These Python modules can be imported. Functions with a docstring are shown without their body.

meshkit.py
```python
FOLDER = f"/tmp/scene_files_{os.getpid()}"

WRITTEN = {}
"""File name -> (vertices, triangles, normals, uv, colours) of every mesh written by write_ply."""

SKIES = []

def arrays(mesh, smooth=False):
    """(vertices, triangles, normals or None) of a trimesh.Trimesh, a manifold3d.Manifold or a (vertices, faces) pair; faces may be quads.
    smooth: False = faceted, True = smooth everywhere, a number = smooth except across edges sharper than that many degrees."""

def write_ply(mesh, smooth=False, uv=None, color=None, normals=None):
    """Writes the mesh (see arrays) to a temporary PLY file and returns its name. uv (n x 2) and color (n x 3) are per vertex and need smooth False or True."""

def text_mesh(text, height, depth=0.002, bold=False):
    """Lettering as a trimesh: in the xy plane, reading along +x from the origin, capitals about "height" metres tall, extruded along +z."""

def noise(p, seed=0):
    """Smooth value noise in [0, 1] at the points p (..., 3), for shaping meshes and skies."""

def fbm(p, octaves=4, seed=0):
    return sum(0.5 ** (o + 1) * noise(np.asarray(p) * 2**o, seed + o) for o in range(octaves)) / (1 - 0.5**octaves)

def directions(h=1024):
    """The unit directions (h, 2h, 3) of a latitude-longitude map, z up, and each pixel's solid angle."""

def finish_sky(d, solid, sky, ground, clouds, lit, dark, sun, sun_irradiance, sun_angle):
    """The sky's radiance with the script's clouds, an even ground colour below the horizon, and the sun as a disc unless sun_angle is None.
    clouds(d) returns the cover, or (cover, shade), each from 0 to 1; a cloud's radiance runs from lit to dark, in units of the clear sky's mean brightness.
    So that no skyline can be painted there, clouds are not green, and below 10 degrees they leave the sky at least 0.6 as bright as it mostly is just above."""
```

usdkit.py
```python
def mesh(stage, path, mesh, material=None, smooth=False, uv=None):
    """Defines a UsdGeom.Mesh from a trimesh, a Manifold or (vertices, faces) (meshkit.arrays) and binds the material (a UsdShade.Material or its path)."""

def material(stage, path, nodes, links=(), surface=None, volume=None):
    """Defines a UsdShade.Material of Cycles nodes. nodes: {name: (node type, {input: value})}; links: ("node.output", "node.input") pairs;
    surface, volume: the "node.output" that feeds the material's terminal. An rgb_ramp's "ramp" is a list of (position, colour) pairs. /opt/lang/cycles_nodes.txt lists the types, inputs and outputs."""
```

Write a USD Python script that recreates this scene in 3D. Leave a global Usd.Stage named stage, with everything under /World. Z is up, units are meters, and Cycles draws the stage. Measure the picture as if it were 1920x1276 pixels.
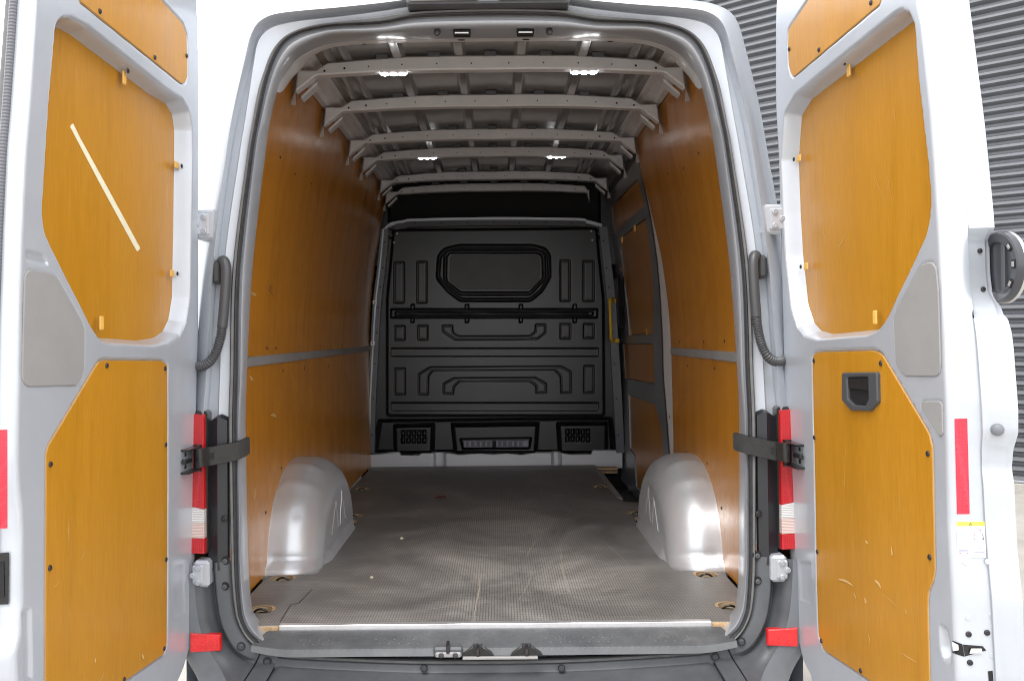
import math, numpy as np, trimesh, usdkit, meshkit
from pxr import Usd, UsdGeom, UsdLux, UsdShade, Gf, Sdf
from shapely.geometry import Polygon, Point, LineString, box as sbox
from shapely.ops import unary_union
from shapely.geometry.polygon import orient as sorient
RNG = np.random.default_rng(7)
stage = Usd.Stage.CreateInMemory()
UsdGeom.SetStageUpAxis(stage, UsdGeom.Tokens.z)
UsdGeom.SetStageMetersPerUnit(stage, 1.0)
world = UsdGeom.Xform.Define(stage, '/World')

# ---------------------------------------------------------------- camera, sky, sun
CAM = np.array([0.0222, -2.81, 1.52]); ROLL = math.radians(0.538)
FPX, PPX, PPY = 1684.0, 934.8, 626.2           # focal length and principal point, in pixels of a 1920 x 1276 frame
cam = UsdGeom.Camera.Define(stage, '/World/camera')
cam.CreateHorizontalApertureAttr(36.0); cam.CreateVerticalApertureAttr(36.0 * 1276 / 1920)
cam.CreateFocalLengthAttr(FPX / 1920 * 36)
cam.CreateHorizontalApertureOffsetAttr((960 - PPX) / 1920 * 36)
cam.CreateVerticalApertureOffsetAttr((PPY - 638) / 1920 * 36)
cam.CreateClippingRangeAttr(Gf.Vec2f(0.05, 500))
cam.CreateExposureAttr(1.22)
cr, sr = math.cos(ROLL), math.sin(ROLL)
R_ = np.array([cr, 0, -sr]); U_ = np.array([sr, 0, cr]); B_ = np.array([0, -1, 0])
M = np.eye(4); M[0, :3] = R_; M[1, :3] = U_; M[2, :3] = B_; M[3, :3] = CAM
UsdGeom.Xformable(cam).AddTransformOp().Set(Gf.Matrix4d(*M.ravel().tolist()))

SUN_EL, SUN_AZ = math.radians(58), math.radians(200)      # azimuth as atan2(x, y): behind the camera, a little to the left
sd = np.array([math.cos(SUN_EL) * math.sin(SUN_AZ), math.cos(SUN_EL) * math.cos(SUN_AZ), math.sin(SUN_EL)])
mat = usdkit.material
LK = '/World/Looks/'
sky = mat(stage, LK + 'sky', {
    'tex': ('sky_texture', {'sky_type': 'single_scattering', 'sun_disc': False, 'sun_elevation': SUN_EL, 'sun_rotation': SUN_AZ}),
    'tc': ('texture_coordinate', {}), 'n': ('noise_texture', {'scale': 2.2, 'detail': 6.0, 'roughness': 0.6}),
    'r': ('rgb_ramp', {'ramp': [(0.0, (0.8, 0.8, 0.8)), (0.45, (0.93, 0.93, 0.93)), (0.7, (1, 1, 1))]}),
    'c': ('rgb_ramp', {'ramp': [(0.3, (10.2, 10.4, 10.8)), (0.75, (12.6, 12.7, 12.9))]}),
    'm': ('mix', {}), 'b': ('background_shader', {'strength': 0.10})},
    [('tc.generated', 'n.vector'), ('n.fac', 'r.fac'), ('n.fac', 'c.fac'), ('r.color', 'm.fac'), ('tex.color', 'm.color1'), ('c.color', 'm.color2'), ('m.color', 'b.color')], surface='b.background')
dome = UsdLux.DomeLight.Define(stage, '/World/sky')
UsdShade.MaterialBindingAPI.Apply(dome.GetPrim()).Bind(sky)
dome.GetPrim().SetCustomDataByKey('kind', 'structure')
sun = UsdLux.DistantLight.Define(stage, '/World/sun')
sun.CreateNormalizeAttr(True); sun.CreateIntensityAttr(0.3); sun.CreateAngleAttr(25.0); sun.CreateColorAttr(Gf.Vec3f(1, 0.97, 0.93))
zz = sd; xx = np.cross([0, 0, 1], zz); xx /= np.linalg.norm(xx); yy = np.cross(zz, xx)
ms = np.eye(4); ms[0, :3] = xx; ms[1, :3] = yy; ms[2, :3] = zz
UsdGeom.Xformable(sun).AddTransformOp().Set(Gf.Matrix4d(*ms.ravel().tolist()))

# ---------------------------------------------------------------- materials
def plain(name, color, rough=0.5, metal=0.0, coat=0.0, nscale=0.0, namp=0.12, bump=0.0, bscale=400.0, emit=None, spec=None, coat_rough=0.12):
    c = np.array(color, float)
    nodes = {'p': ('principled_bsdf', {'roughness': rough, 'metallic': metal, 'coat_weight': coat, 'coat_roughness': coat_rough, 'base_color': tuple(c)})}
    links = []
    if spec is not None: nodes['p'][1]['specular_ior_level'] = spec
    if emit is not None:
        nodes['p'][1].update(emission_color=(1, 1, 1), emission_strength=emit)
    if nscale:
        nodes['g'] = ('geometry', {}); nodes['n'] = ('noise_texture', {'scale': nscale, 'detail': 6.0, 'roughness': 0.65})
        nodes['r'] = ('rgb_ramp', {'ramp': [(0.3, tuple(c * (1 - namp))), (0.7, tuple(np.minimum(c * (1 + namp), 1)))]})
        links += [('g.position', 'n.vector'), ('n.fac', 'r.fac'), ('r.color', 'p.base_color')]
    if bump:
        nodes['g2'] = ('geometry', {}); nodes['n2'] = ('noise_texture', {'scale': bscale, 'detail': 3.0})
        nodes['b'] = ('bump', {'strength': bump, 'distance': 0.002})
        links += [('g2.position', 'n2.vector'), ('n2.fac', 'b.height'), ('b.normal', 'p.normal')]
    return mat(stage, LK + name, nodes, links, surface='p.BSDF')

def ply(name, color, axis, edge=(0.62, 0.44, 0.26), rough=0.34, coat=0.25, grain=1.0, scuff=0.72):
    """Amber resin-faced plywood: streaky veneer with fine vertical fibres and pale scuffs on the faces (normal along axis), raw ply on the edges."""
    c = np.array(color, float)
    s = {'x': (8, 8, 0.9), 'z': (8, 1.5, 8)}[axis]
    s2 = {'x': (260, 260, 14), 'z': (260, 20, 260)}[axis]
    s3 = {'x': (30, 30, 2.6), 'z': (30, 3, 30)}[axis]
    comp = {'x': 's.x', 'z': 's.z'}[axis]
    nodes = {'g': ('geometry', {}), 's': ('separate_xyz', {}), 'ab': ('math', {'math_type': 'absolute'}), 'gt': ('math', {'math_type': 'greater_than', 'value2': 0.6}),
        'm1': ('mapping', {'scale': s}), 'n1': ('noise_texture', {'scale': 1.0, 'detail': 7.0, 'roughness': 0.6, 'distortion': 0.4}),
        'r1': ('rgb_ramp', {'ramp': [(0.25, tuple(c * 0.90)), (0.5, tuple(c)), (0.75, tuple(np.minimum(c * np.array([1.06, 1.08, 1.2]), 1)))]}),
        'm2': ('mapping', {'scale': s2}), 'n2': ('noise_texture', {'scale': 1.0, 'detail': 3.0}),
        'r2': ('rgb_ramp', {'ramp': [(0.35, (0.92,) * 3), (0.65, (1.05,) * 3)]}), 'mul': ('mix', {'mix_type': 'multiply', 'fac': grain}),
        'm3': ('mapping', {'scale': s3, 'rotation': (0.25, 0.25, 0.1)}), 'n3': ('noise_texture', {'scale': 1.6, 'detail': 8.0, 'roughness': 0.72, 'distortion': 1.2}),
        'r3': ('rgb_ramp', {'ramp': [(scuff - 0.03, (0, 0, 0)), (scuff + 0.07, (0.40,) * 3)]}), 'mx': ('mix', {'color2': (0.72, 0.55, 0.34)}),
        'me': ('mix', {'color2': edge}), 'p': ('principled_bsdf', {'roughness': rough, 'coat_weight': coat, 'coat_roughness': 0.22}),
        'b': ('bump', {'strength': 0.12, 'distance': 0.001}),
        'rr': ('rgb_ramp', {'ramp': [(0.3, (rough - 0.06,) * 3), (0.7, (rough + 0.1,) * 3)]})}
    links = [('g.position', 'm1.vector'), ('m1.vector', 'n1.vector'), ('n1.fac', 'r1.fac'), ('g.position', 'm2.vector'), ('m2.vector', 'n2.vector'), ('n2.fac', 'r2.fac'),
        ('r1.color', 'mul.color1'), ('r2.color', 'mul.color2'), ('g.position', 'm3.vector'), ('m3.vector', 'n3.vector'), ('n3.fac', 'r3.fac'), ('r3.color', 'mx.fac'), ('mul.color', 'mx.color1'),
        ('g.true_normal', 's.vector'), (comp, 'ab.value1'), ('ab.value', 'gt.value1'), ('gt.value', 'me.fac'), ('mx.color', 'me.color2'), ('me.color', 'p.base_color'),
        ('n2.fac', 'b.height'), ('b.normal', 'p.normal'), ('n1.fac', 'rr.fac'), ('rr.color', 'p.roughness')]
    nodes['me'][1].pop('color2'); nodes['me'][1]['color1'] = edge
    return mat(stage, LK + name, nodes, links, surface='p.BSDF')

MT = {}
MT['silver'] = plain('silver_paint', (0.45, 0.475, 0.515), 0.36, 0.35, 0.5, 6.0, 0.05)
MT['silver_in'] = plain('silver_primer', (0.585, 0.59, 0.605), 0.40, 0.15, 0.15, 9.0, 0.06)
MT['roof'] = plain('roof_primer', (0.235, 0.23, 0.23), 0.30, 0.35, 0.35, 5.0, 0.2)
MT['arch'] = plain('arch_paint', (0.60, 0.615, 0.64), 0.36, 0.5, 0.3, 14.0, 0.03)
MT['ply'] = ply('amber_plywood', (0.44, 0.197, 0.012), 'x', scuff=0.67)
MT['plylining'] = ply('amber_brown_plywood', (0.46, 0.180, 0.012), 'x', scuff=0.67, rough=0.30)
MT['plydark'] = ply('brown_plywood', (0.40, 0.17, 0.026), 'x')
MT['rawply'] = plain('raw_plywood', (0.44, 0.30, 0.17), 0.7, 0, 0, 60, 0.25)
MT['rubber'] = plain('seal_rubber', (0.035, 0.035, 0.037), 0.55, 0, 0, 30, 0.3)
MT['rubber_light'] = plain('weathered_rubber', (0.13, 0.13, 0.13), 0.6, 0, 0, 20, 0.2)
MT['hose'] = plain('hose_plastic', (0.055, 0.057, 0.062), 0.4)
MT['trim'] = plain('grey_bumper_plastic', (0.075, 0.08, 0.088), 0.48, 0, 0, 7, 0.22, 0.15, 700)
MT['trimlight'] = plain('bumper_face_plastic', (0.15, 0.16, 0.175), 0.5, 0, 0, 9, 0.12, 0.1, 700)
MT['blacktrim'] = plain('black_trim_plastic', (0.013, 0.014, 0.017), 0.4)
MT['bulk'] = plain('bulkhead_plastic', (0.0095, 0.0099, 0.0112), 0.32, 0, 0, 12, 0.2, 0.08, 600)
MT['blank'] = plain('window_blank_plastic', (0.03, 0.028, 0.025), 0.45, 0, 0, 10, 0.2)
MT['black'] = plain('black_void', (0.004, 0.004, 0.005), 0.7)
MT['steel'] = plain('black_steel', (0.02, 0.02, 0.02), 0.28, 0.4, 0.2, 60, 0.3)
MT['screw'] = plain('dark_screw', (0.05, 0.045, 0.05), 0.35, 0.6)
MT['chrome'] = plain('worn_chrome', (0.6, 0.6, 0.6), 0.25, 0.95)
MT['alu'] = plain('aluminium', (0.75, 0.75, 0.76), 0.3, 0.75, 0, 50, 0.06)
MT['greycap'] = plain('grey_cap_plastic', (0.27, 0.265, 0.26), 0.55, 0, 0, 10, 0.06, 0.2, 900)
MT['tape'] = plain('masking_tape', (0.74, 0.70, 0.52), 0.65, 0, 0, 80, 0.08)
MT['tab'] = plain('amber_tab', (0.72, 0.42, 0.10), 0.5, 0, 0, 40, 0.1)
MT['lamp'] = plain('led_lens', (0.9, 0.9, 0.9), 0.3, emit=8.0)
MT['yellow'] = plain('yellow_plastic', (0.75, 0.45, 0.02), 0.4)
MT['white'] = plain('sticker_white', (0.82, 0.82, 0.84), 0.4)
MT['signyellow'] = plain('sticker_yellow', (0.80, 0.74, 0.08), 0.45)
MT['ink'] = plain('sticker_ink', (0.05, 0.05, 0.07), 0.5)
MT['pinkink'] = plain('sticker_red_ink', (0.7, 0.12, 0.2), 0.5)
MT['greyink'] = plain('sticker_grey_ink', (0.33, 0.33, 0.42), 0.5)
MT['stone'] = plain('pebble_stone', (0.5, 0.46, 0.36), 0.8, 0, 0, 90, 0.2)
MT['leaf'] = plain('dry_leaf', (0.16, 0.05, 0.025), 0.7, 0, 0, 90, 0.3)
MT['scratch'] = plain('pale_scratch', (0.30, 0.27, 0.235), 0.6)
MT['scuff'] = plain('pale_scuff', (0.58, 0.37, 0.14), 0.6)
MT['badge'] = plain('badge_back_plastic', (0.035, 0.036, 0.042), 0.32, 0, 0.2)

def red_material(name, color, scale, kind):
    nodes = {'g': ('geometry', {}), 'v': ('voronoi_texture', {'scale': scale, 'feature': 'distance_to_edge', 'randomness': 0.15}),
             'r': ('rgb_ramp', {'ramp': [(0.0, tuple(np.minimum(np.array(color) * 1.35 + 0.02, 1))), (0.12, tuple(color))]}),
             'p': ('principled_bsdf', {'roughness': 0.18, 'coat_weight': 0.6}), 'b': ('bump', {'strength': 0.25, 'distance': 0.002})}
    return mat(stage, LK + name, nodes, [('g.position', 'v.vector'), ('v.distance', 'r.fac'), ('r.color', 'p.base_color'), ('v.distance', 'b.height'), ('b.normal', 'p.normal')], surface='p.BSDF')
MT['redtape'] = red_material('red_reflective_tape', (0.80, 0.012, 0.035), 190, 'tape')
MT['redlens'] = red_material('red_lamp_lens', (0.40, 0.003, 0.007), 150, 'lens')
MT['reflector'] = red_material('red_reflector', (0.55, 0.006, 0.008), 170, 'lens')
def ribbed(name, color, scale, rough=0.25):
    c = np.array(color)
    nodes = {'g': ('geometry', {}), 'w': ('wave_texture', {'scale': scale, 'bands_direction': 'z'}), 'r': ('rgb_ramp', {'ramp': [(0.1, tuple(c * 0.72)), (0.7, tuple(c))]}),
             'p': ('principled_bsdf', {'roughness': rough, 'coat_weight': 0.5}), 'b': ('bump', {'strength': 0.5, 'distance': 0.003})}
    return mat(stage, LK + name, nodes, [('g.position', 'w.vector'), ('w.fac', 'r.fac'), ('r.color', 'p.base_color'), ('w.fac', 'b.height'), ('b.normal', 'p.normal')], surface='p.BSDF')
MT['clearlens'] = ribbed('clear_lamp_lens', (0.72, 0.70, 0.69), 60)
MT['pinklens'] = ribbed('rose_lamp_lens', (0.72, 0.55, 0.50), 70)
MT['ribbedseal'] = ribbed('ribbed_seal', (0.10, 0.10, 0.115), 45, 0.55)

def floor_material():
    nodes = {'g': ('geometry', {}),
        'wx': ('wave_texture', {'scale': 34.0, 'bands_direction': 'x'}), 'wy': ('wave_texture', {'scale': 17.0, 'bands_direction': 'y'}),
        'rx': ('rgb_ramp', {'ramp': [(0.0, (0.42,) * 3), (0.38, (1.0,) * 3)]}), 'ry': ('rgb_ramp', {'ramp': [(0.0, (0.75,) * 3), (0.3, (1.0,) * 3)]}),
        'mm': ('mix', {'mix_type': 'multiply', 'fac': 1.0}),
        'n': ('noise_texture', {'scale': 2.1, 'detail': 9.0, 'roughness': 0.68, 'distortion': 0.5}),
        'base': ('rgb_ramp', {'ramp': [(0.28, (0.10, 0.095, 0.092)), (0.5, (0.205, 0.196, 0.187)), (0.70, (0.36, 0.345, 0.325))]}),
        'mp': ('mapping', {'scale': (26, 2.2, 26), 'rotation': (0, 0, 0.12)}), 'n2': ('noise_texture', {'scale': 1.5, 'detail': 8.0, 'roughness': 0.75, 'distortion': 1.0}),
        'sc': ('rgb_ramp', {'ramp': [(0.66, (0, 0, 0)), (0.78, (0.45,) * 3)]}), 'ms': ('mix', {'color2': (0.30, 0.27, 0.23)}),
        'n3': ('noise_texture', {'scale': 140.0, 'detail': 3.0}), 'sp': ('rgb_ramp', {'ramp': [(0.70, (0, 0, 0)), (0.75, (0.5,) * 3)]}), 'msp': ('mix', {'color2': (0.42, 0.38, 0.32)}),
        'mg': ('mix', {'mix_type': 'multiply', 'fac': 0.85}), 's': ('separate_xyz', {}), 'gt': ('math', {'math_type': 'greater_than', 'value2': 0.6}), 'me': ('mix', {'color1': (0.50, 0.36, 0.22)}),
        'rr': ('rgb_ramp', {'ramp': [(0.3, (0.36,) * 3), (0.7, (0.55,) * 3)]}),
        'p': ('principled_bsdf', {'coat_weight': 0.0}), 'b': ('bump', {'strength': 0.35, 'distance': 0.001})}
    links = [('g.position', 'wx.vector'), ('g.position', 'wy.vector'), ('wx.fac', 'rx.fac'), ('wy.fac', 'ry.fac'), ('rx.color', 'mm.color1'), ('ry.color', 'mm.color2'),
        ('g.position', 'n.vector'), ('n.fac', 'base.fac'), ('g.position', 'mp.vector'), ('mp.vector', 'n2.vector'), ('n2.fac', 'sc.fac'), ('sc.color', 'ms.fac'), ('base.color', 'ms.color1'),
        ('g.position', 'n3.vector'), ('n3.fac', 'sp.fac'), ('sp.color', 'msp.fac'), ('ms.color', 'msp.color1'), ('msp.color', 'mg.color1'), ('mm.color', 'mg.color2'),
        ('g.true_normal', 's.vector'), ('s.z', 'gt.value1'), ('gt.value', 'me.fac'), ('mg.color', 'me.color2'), ('me.color', 'p.base_color'), ('n.fac', 'rr.fac'), ('rr.color', 'p.roughness'), ('mm.color', 'b.height'), ('b.normal', 'p.normal')]
    return mat(stage, LK + 'brown_mesh_plywood', nodes, links, surface='p.BSDF')
MT['floor'] = floor_material()

# ---------------------------------------------------------------- helpers
class MB:
    def __init__(self): self.v, self.f, self.n = [], [], 0
    def add(self, v, f):
        v = np.asarray(v, float); f = np.asarray(f, int)
        if f.shape[1] == 4: f = np.vstack([f[:, [0, 1, 2]], f[:, [0, 2, 3]]])
        self.v.append(v); self.f.append(f + self.n); self.n += len(v); return self
    def tm(self, m): return self.add(m.vertices, m.faces)
    def get(self): return np.vstack(self.v), np.vstack(self.f)

NAMES = {}
def path_for(parent, name):
    base = (parent.GetPath() if parent is not None else Sdf.Path('/World')).pathString
    k = NAMES.get((base, name), 0); NAMES[(base, name)] = k + 1
    return f'{base}/{name}' + (f'_{k:03d}' if k else '')
def tag(p, label=None, category=None, group=None, kind=None):
    for k, v in (('label', label), ('category', category), ('group', group), ('kind', kind)):
        if v: p.SetCustomDataByKey(k, v)
    return p
def obj(name, mesh, m, parent=None, smooth=35, **t):
    if isinstance(mesh, MB): mesh = mesh.get()
    g = usdkit.mesh(stage, path_for(parent, name), mesh, MT[m] if isinstance(m, str) else m, smooth=smooth)
    return tag(g.GetPrim(), **t)
def thing(name, **t):
    return tag(UsdGeom.Xform.Define(stage, path_for(None, name)).GetPrim(), **t)

def ray(px, py):
    u, v = px - PPX, py - PPY
    d = np.array([u / FPX, 1.0, -v / FPX]); return d[0] * R_ + d[1] * np.array([0, 1, 0]) + d[2] * U_
def hit(px, py, n, c):
    d = ray(px, py); n = np.asarray(n, float); return CAM + d * ((c - n @ CAM) / (n @ d))
LEAN = 0.02
def at_y(px, py, y): return hit(px, py, (0, 1, 0), y)
def at_rear(px, py, y): return hit(px, py, (0, 1, -LEAN), y - LEAN * 0.52)
def at_x(px, py, x): return hit(px, py, (1, 0, 0), x)
def at_z(px, py, z): return hit(px, py, (0, 0, 1), z)

def spline(P, n=6, closed=False):
    P = np.asarray(P, float); out = []; N = len(P)
    for i in range(N if closed else N - 1):
        idx = [(i - 1) % N, i, (i + 1) % N, (i + 2) % N] if closed else [max(i - 1, 0), i, i + 1, min(i + 2, N - 1)]
        a, b, c, d = P[idx]; t = np.linspace(0, 1, n, endpoint=False)[:, None]
        out.append(0.5 * (2 * b + (c - a) * t + (2 * a - 5 * b + 4 * c - d) * t ** 2 + (3 * b - a - 3 * c + d) * t ** 3))
    if not closed: out.append(P[-1:])
    return np.vstack(out)
def loft(rings, closed=False):
    rings = [np.asarray(r) for r in rings]; N = len(rings[0]); K = len(rings); f = []
    for k in range(K - 1):
        i = np.arange(N if closed else N - 1); j = (i + 1) % N
        f.append(np.c_[k * N + i, k * N + j, (k + 1) * N + j, (k + 1) * N + i])
    return np.vstack(rings), np.vstack(f)
def tube(P, r, n=10, closed=False, caps=True):
    P = np.asarray(P, float); r = np.broadcast_to(r, len(P)); rings = []
    T = np.gradient(P, axis=0) if not closed else np.roll(P, -1, 0) - np.roll(P, 1, 0)
    T /= np.linalg.norm(T, axis=1, keepdims=True); up = np.array([0.31, 0.2, 0.93]); a = np.linspace(0, 2 * np.pi, n, endpoint=False)
    A = np.cross(T[0], up); A /= np.linalg.norm(A)
    for p, t, rr in zip(P, T, r):
        A = A - t * (A @ t); A /= np.linalg.norm(A); B = np.cross(t, A)
        rings.append(p + rr * (np.cos(a)[:, None] * A + np.sin(a)[:, None] * B))
    if closed: rings.append(rings[0])
    elif caps: rings = [np.repeat(P[:1], n, 0)] + rings + [np.repeat(P[-1:], n, 0)]
    return loft(rings, True)
def boxm(lo, hi, bevel=0.0):
    lo, hi = np.minimum(lo, hi), np.maximum(lo, hi)
    if bevel <= 0:
        m = trimesh.creation.box(hi - lo); m.apply_translation((np.asarray(lo) + hi) / 2); return np.array(m.vertices), np.array(m.faces)
    pts = []
    for k in range(3):
        b = np.full(3, bevel); b[k] = 0
        for s in np.ndindex(2, 2, 2):
            pts.append(np.where(np.array(s) == 1, np.asarray(hi) - b, np.asarray(lo) + b))
    m = trimesh.convex.convex_hull(np.array(pts)); return np.array(m.vertices), np.array(m.faces)
def orient(v, o, ax, ay, az):
    return np.asarray(o) + v[:, :1] * np.asarray(ax) + v[:, 1:2] * np.asarray(ay) + v[:, 2:3] * np.asarray(az)
def frame_of(n):
    n = np.asarray(n, float) / np.linalg.norm(n); a = np.cross(n, [0, 0, 1.0]) if abs(n[2]) < 0.9 else np.cross(n, [1.0, 0, 0])
    a /= np.linalg.norm(a); return a, np.cross(n, a), n
def button(o, n, r, h, profile=None, seg=14):
    """Round head on a surface at o with outward normal n; profile is (radius, height) pairs in units of r and h."""
    prof = profile or [(0, 1.0), (0.35, 1.0), (0.36, 0.55), (0.5, 0.55), (0.52, 1.0), (0.75, 0.95), (0.95, 0.6), (1.0, 0.0)]
    a = np.linspace(0, 2 * np.pi, seg, endpoint=False); ax, ay, az = frame_of(n)
    rings = [np.asarray(o) + np.outer(np.cos(a) * pr * r, ax) + np.outer(np.sin(a) * pr * r, ay) + az * ph * h for pr, ph in prof]
    return loft(rings, True)
def rounded(P, r):
    p = Polygon(P).buffer(0); q = p.buffer(-r, quad_segs=5).buffer(2 * r, quad_segs=5).buffer(-r, quad_segs=5); return q if not q.is_empty else p
def sdf(poly, P):
    """Signed distance (negative inside) and nearest boundary point."""
    A = np.asarray(poly.exterior.coords)[:-1] if hasattr(poly, 'exterior') else np.asarray(poly, float)
    B = np.roll(A, -1, 0); best = np.full(len(P), 1e9); near = np.zeros_like(P); ins = np.zeros(len(P), bool)
    for a, b in zip(A, B):
        e = b - a; L = e @ e
        if L < 1e-14: continue
        t = np.clip(((P - a) @ e) / L, 0, 1); q = a + t[:, None] * e; d = ((P - q) ** 2).sum(1)
        m = d < best; best[m] = d[m]; near[m] = q[m]
        c = (a[1] > P[:, 1]) != (b[1] > P[:, 1])
        with np.errstate(divide='ignore', invalid='ignore'):
            ins ^= c & (P[:, 0] < (b[0] - a[0]) * (P[:, 1] - a[1]) / (b[1] - a[1]) + a[0])
    d = np.sqrt(best); return np.where(ins, -d, d), near
def sm(x): x = np.clip(x, 0, 1); return x * x * (3 - 2 * x)
def recess(d, depth, width):
    """Depth profile of a recess whose rim is the zero line of d (negative inside) and whose wall has the given width."""
    return depth * sm(-d / width)
def height_grid(poly, res, wfun, holes=()):
    x0, y0, x1, y1 = poly.bounds; nx, ny = int((x1 - x0) / res) + 3, int((y1 - y0) / res) + 3
    gx, gy = np.meshgrid(x0 - res + np.arange(nx + 1) * res, y0 - res + np.arange(ny + 1) * res, indexing='ij')
    P = np.c_[gx.ravel(), gy.ravel()]; d, near = sdf(poly, P)
    keep = d < 0
    Q = np.where((d > 0)[:, None] & (d < 2.5 * res)[:, None], near, P)
    i = np.arange((nx + 1) * (ny + 1)).reshape(nx + 1, ny + 1)
    f = np.c_[i[:-1, :-1].ravel(), i[1:, :-1].ravel(), i[1:, 1:].ravel(), i[:-1, 1:].ravel()]
    f = f[keep[f].any(1)]
    used = np.unique(f); mp = np.full(len(P), -1); mp[used] = np.arange(len(used)); Q = Q[used]; f = mp[f]
    return Q, np.asarray(wfun(Q)), f
def slab2(poly, to3, front, back, bevel=0.0):
    """Closed slab over a 2-D polygon; to3(P2, w) places its points. The front's rim is bevelled."""
    mb = MB(); s = 1 if back > front else -1
    def inset(c):
        a, b = np.roll(c, 1, 0), np.roll(c, -1, 0); t1, t2 = c - a, b - c
        t1 = t1 / (np.linalg.norm(t1, axis=1, keepdims=True) + 1e-12); t2 = t2 / (np.linalg.norm(t2, axis=1, keepdims=True) + 1e-12)
        n = np.c_[t1[:, 1] + t2[:, 1], -(t1[:, 0] + t2[:, 0])]; n /= np.linalg.norm(n, axis=1, keepdims=True) + 1e-12
        return c - n * (bevel / np.maximum(0.4, (n * np.c_[t1[:, 1], -t1[:, 0]]).sum(1)))[:, None]
    for p in getattr(poly, 'geoms', [poly]):
        p = sorient(p); rings = [np.array(r.coords)[:-1] for r in [p.exterior, *p.interiors]]
        ins = [inset(c) if bevel else c for c in rings]
        for rs, w in ((ins, front), (rings, back)):
            v, f = trimesh.creation.triangulate_polygon(Polygon(rs[0], rs[1:]), engine='earcut'); v = np.asarray(v); mb.add(to3(v, np.full(len(v), w)), f)
        for c, ci in zip(rings, ins):
            k = [to3(ci, np.full(len(c), front)), to3(c, np.full(len(c), front + s * bevel)), to3(c, np.full(len(c), back))]
            mb.add(*loft(k if bevel else [k[0], k[2]], True))
    return mb
def ray_mesh(o, d, v, f):
    a, b, c = v[f[:, 0]], v[f[:, 1]], v[f[:, 2]]; e1, e2 = b - a, c - a; p = np.cross(d, e2); det = (e1 * p).sum(1)
    with np.errstate(divide='ignore', invalid='ignore'):
        inv = 1 / det; tv = o - a; u = (tv * p).sum(1) * inv; q = np.cross(tv, e1); w = (q @ d) * inv; t = (e2 * q).sum(1) * inv
    ok = (np.abs(det) > 1e-12) & (u >= -1e-6) & (w >= -1e-6) & (u + w <= 1 + 1e-6) & (t > 0); t = np.where(ok, t, np.inf); k = int(t.argmin()); n = np.cross(e1[k], e2[k]); n /= np.linalg.norm(n)
    return o + d * t[k], n * (-1 if n @ d > 0 else 1)
def strip(P, width, n, lift=0.0006):
    """Thin tapering mark along P on a surface with normal n."""
    P = np.asarray(P, float); n = np.asarray(n, float); T = np.gradient(P, axis=0); S = np.cross(T, n); S /= np.linalg.norm(S, axis=1, keepdims=True)
    w = width * (0.25 + 0.75 * np.sin(np.linspace(0.15, np.pi - 0.15, len(P))))[:, None] / 2
    return loft([P + S * w + n * lift, P - S * w + n * lift])

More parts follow.
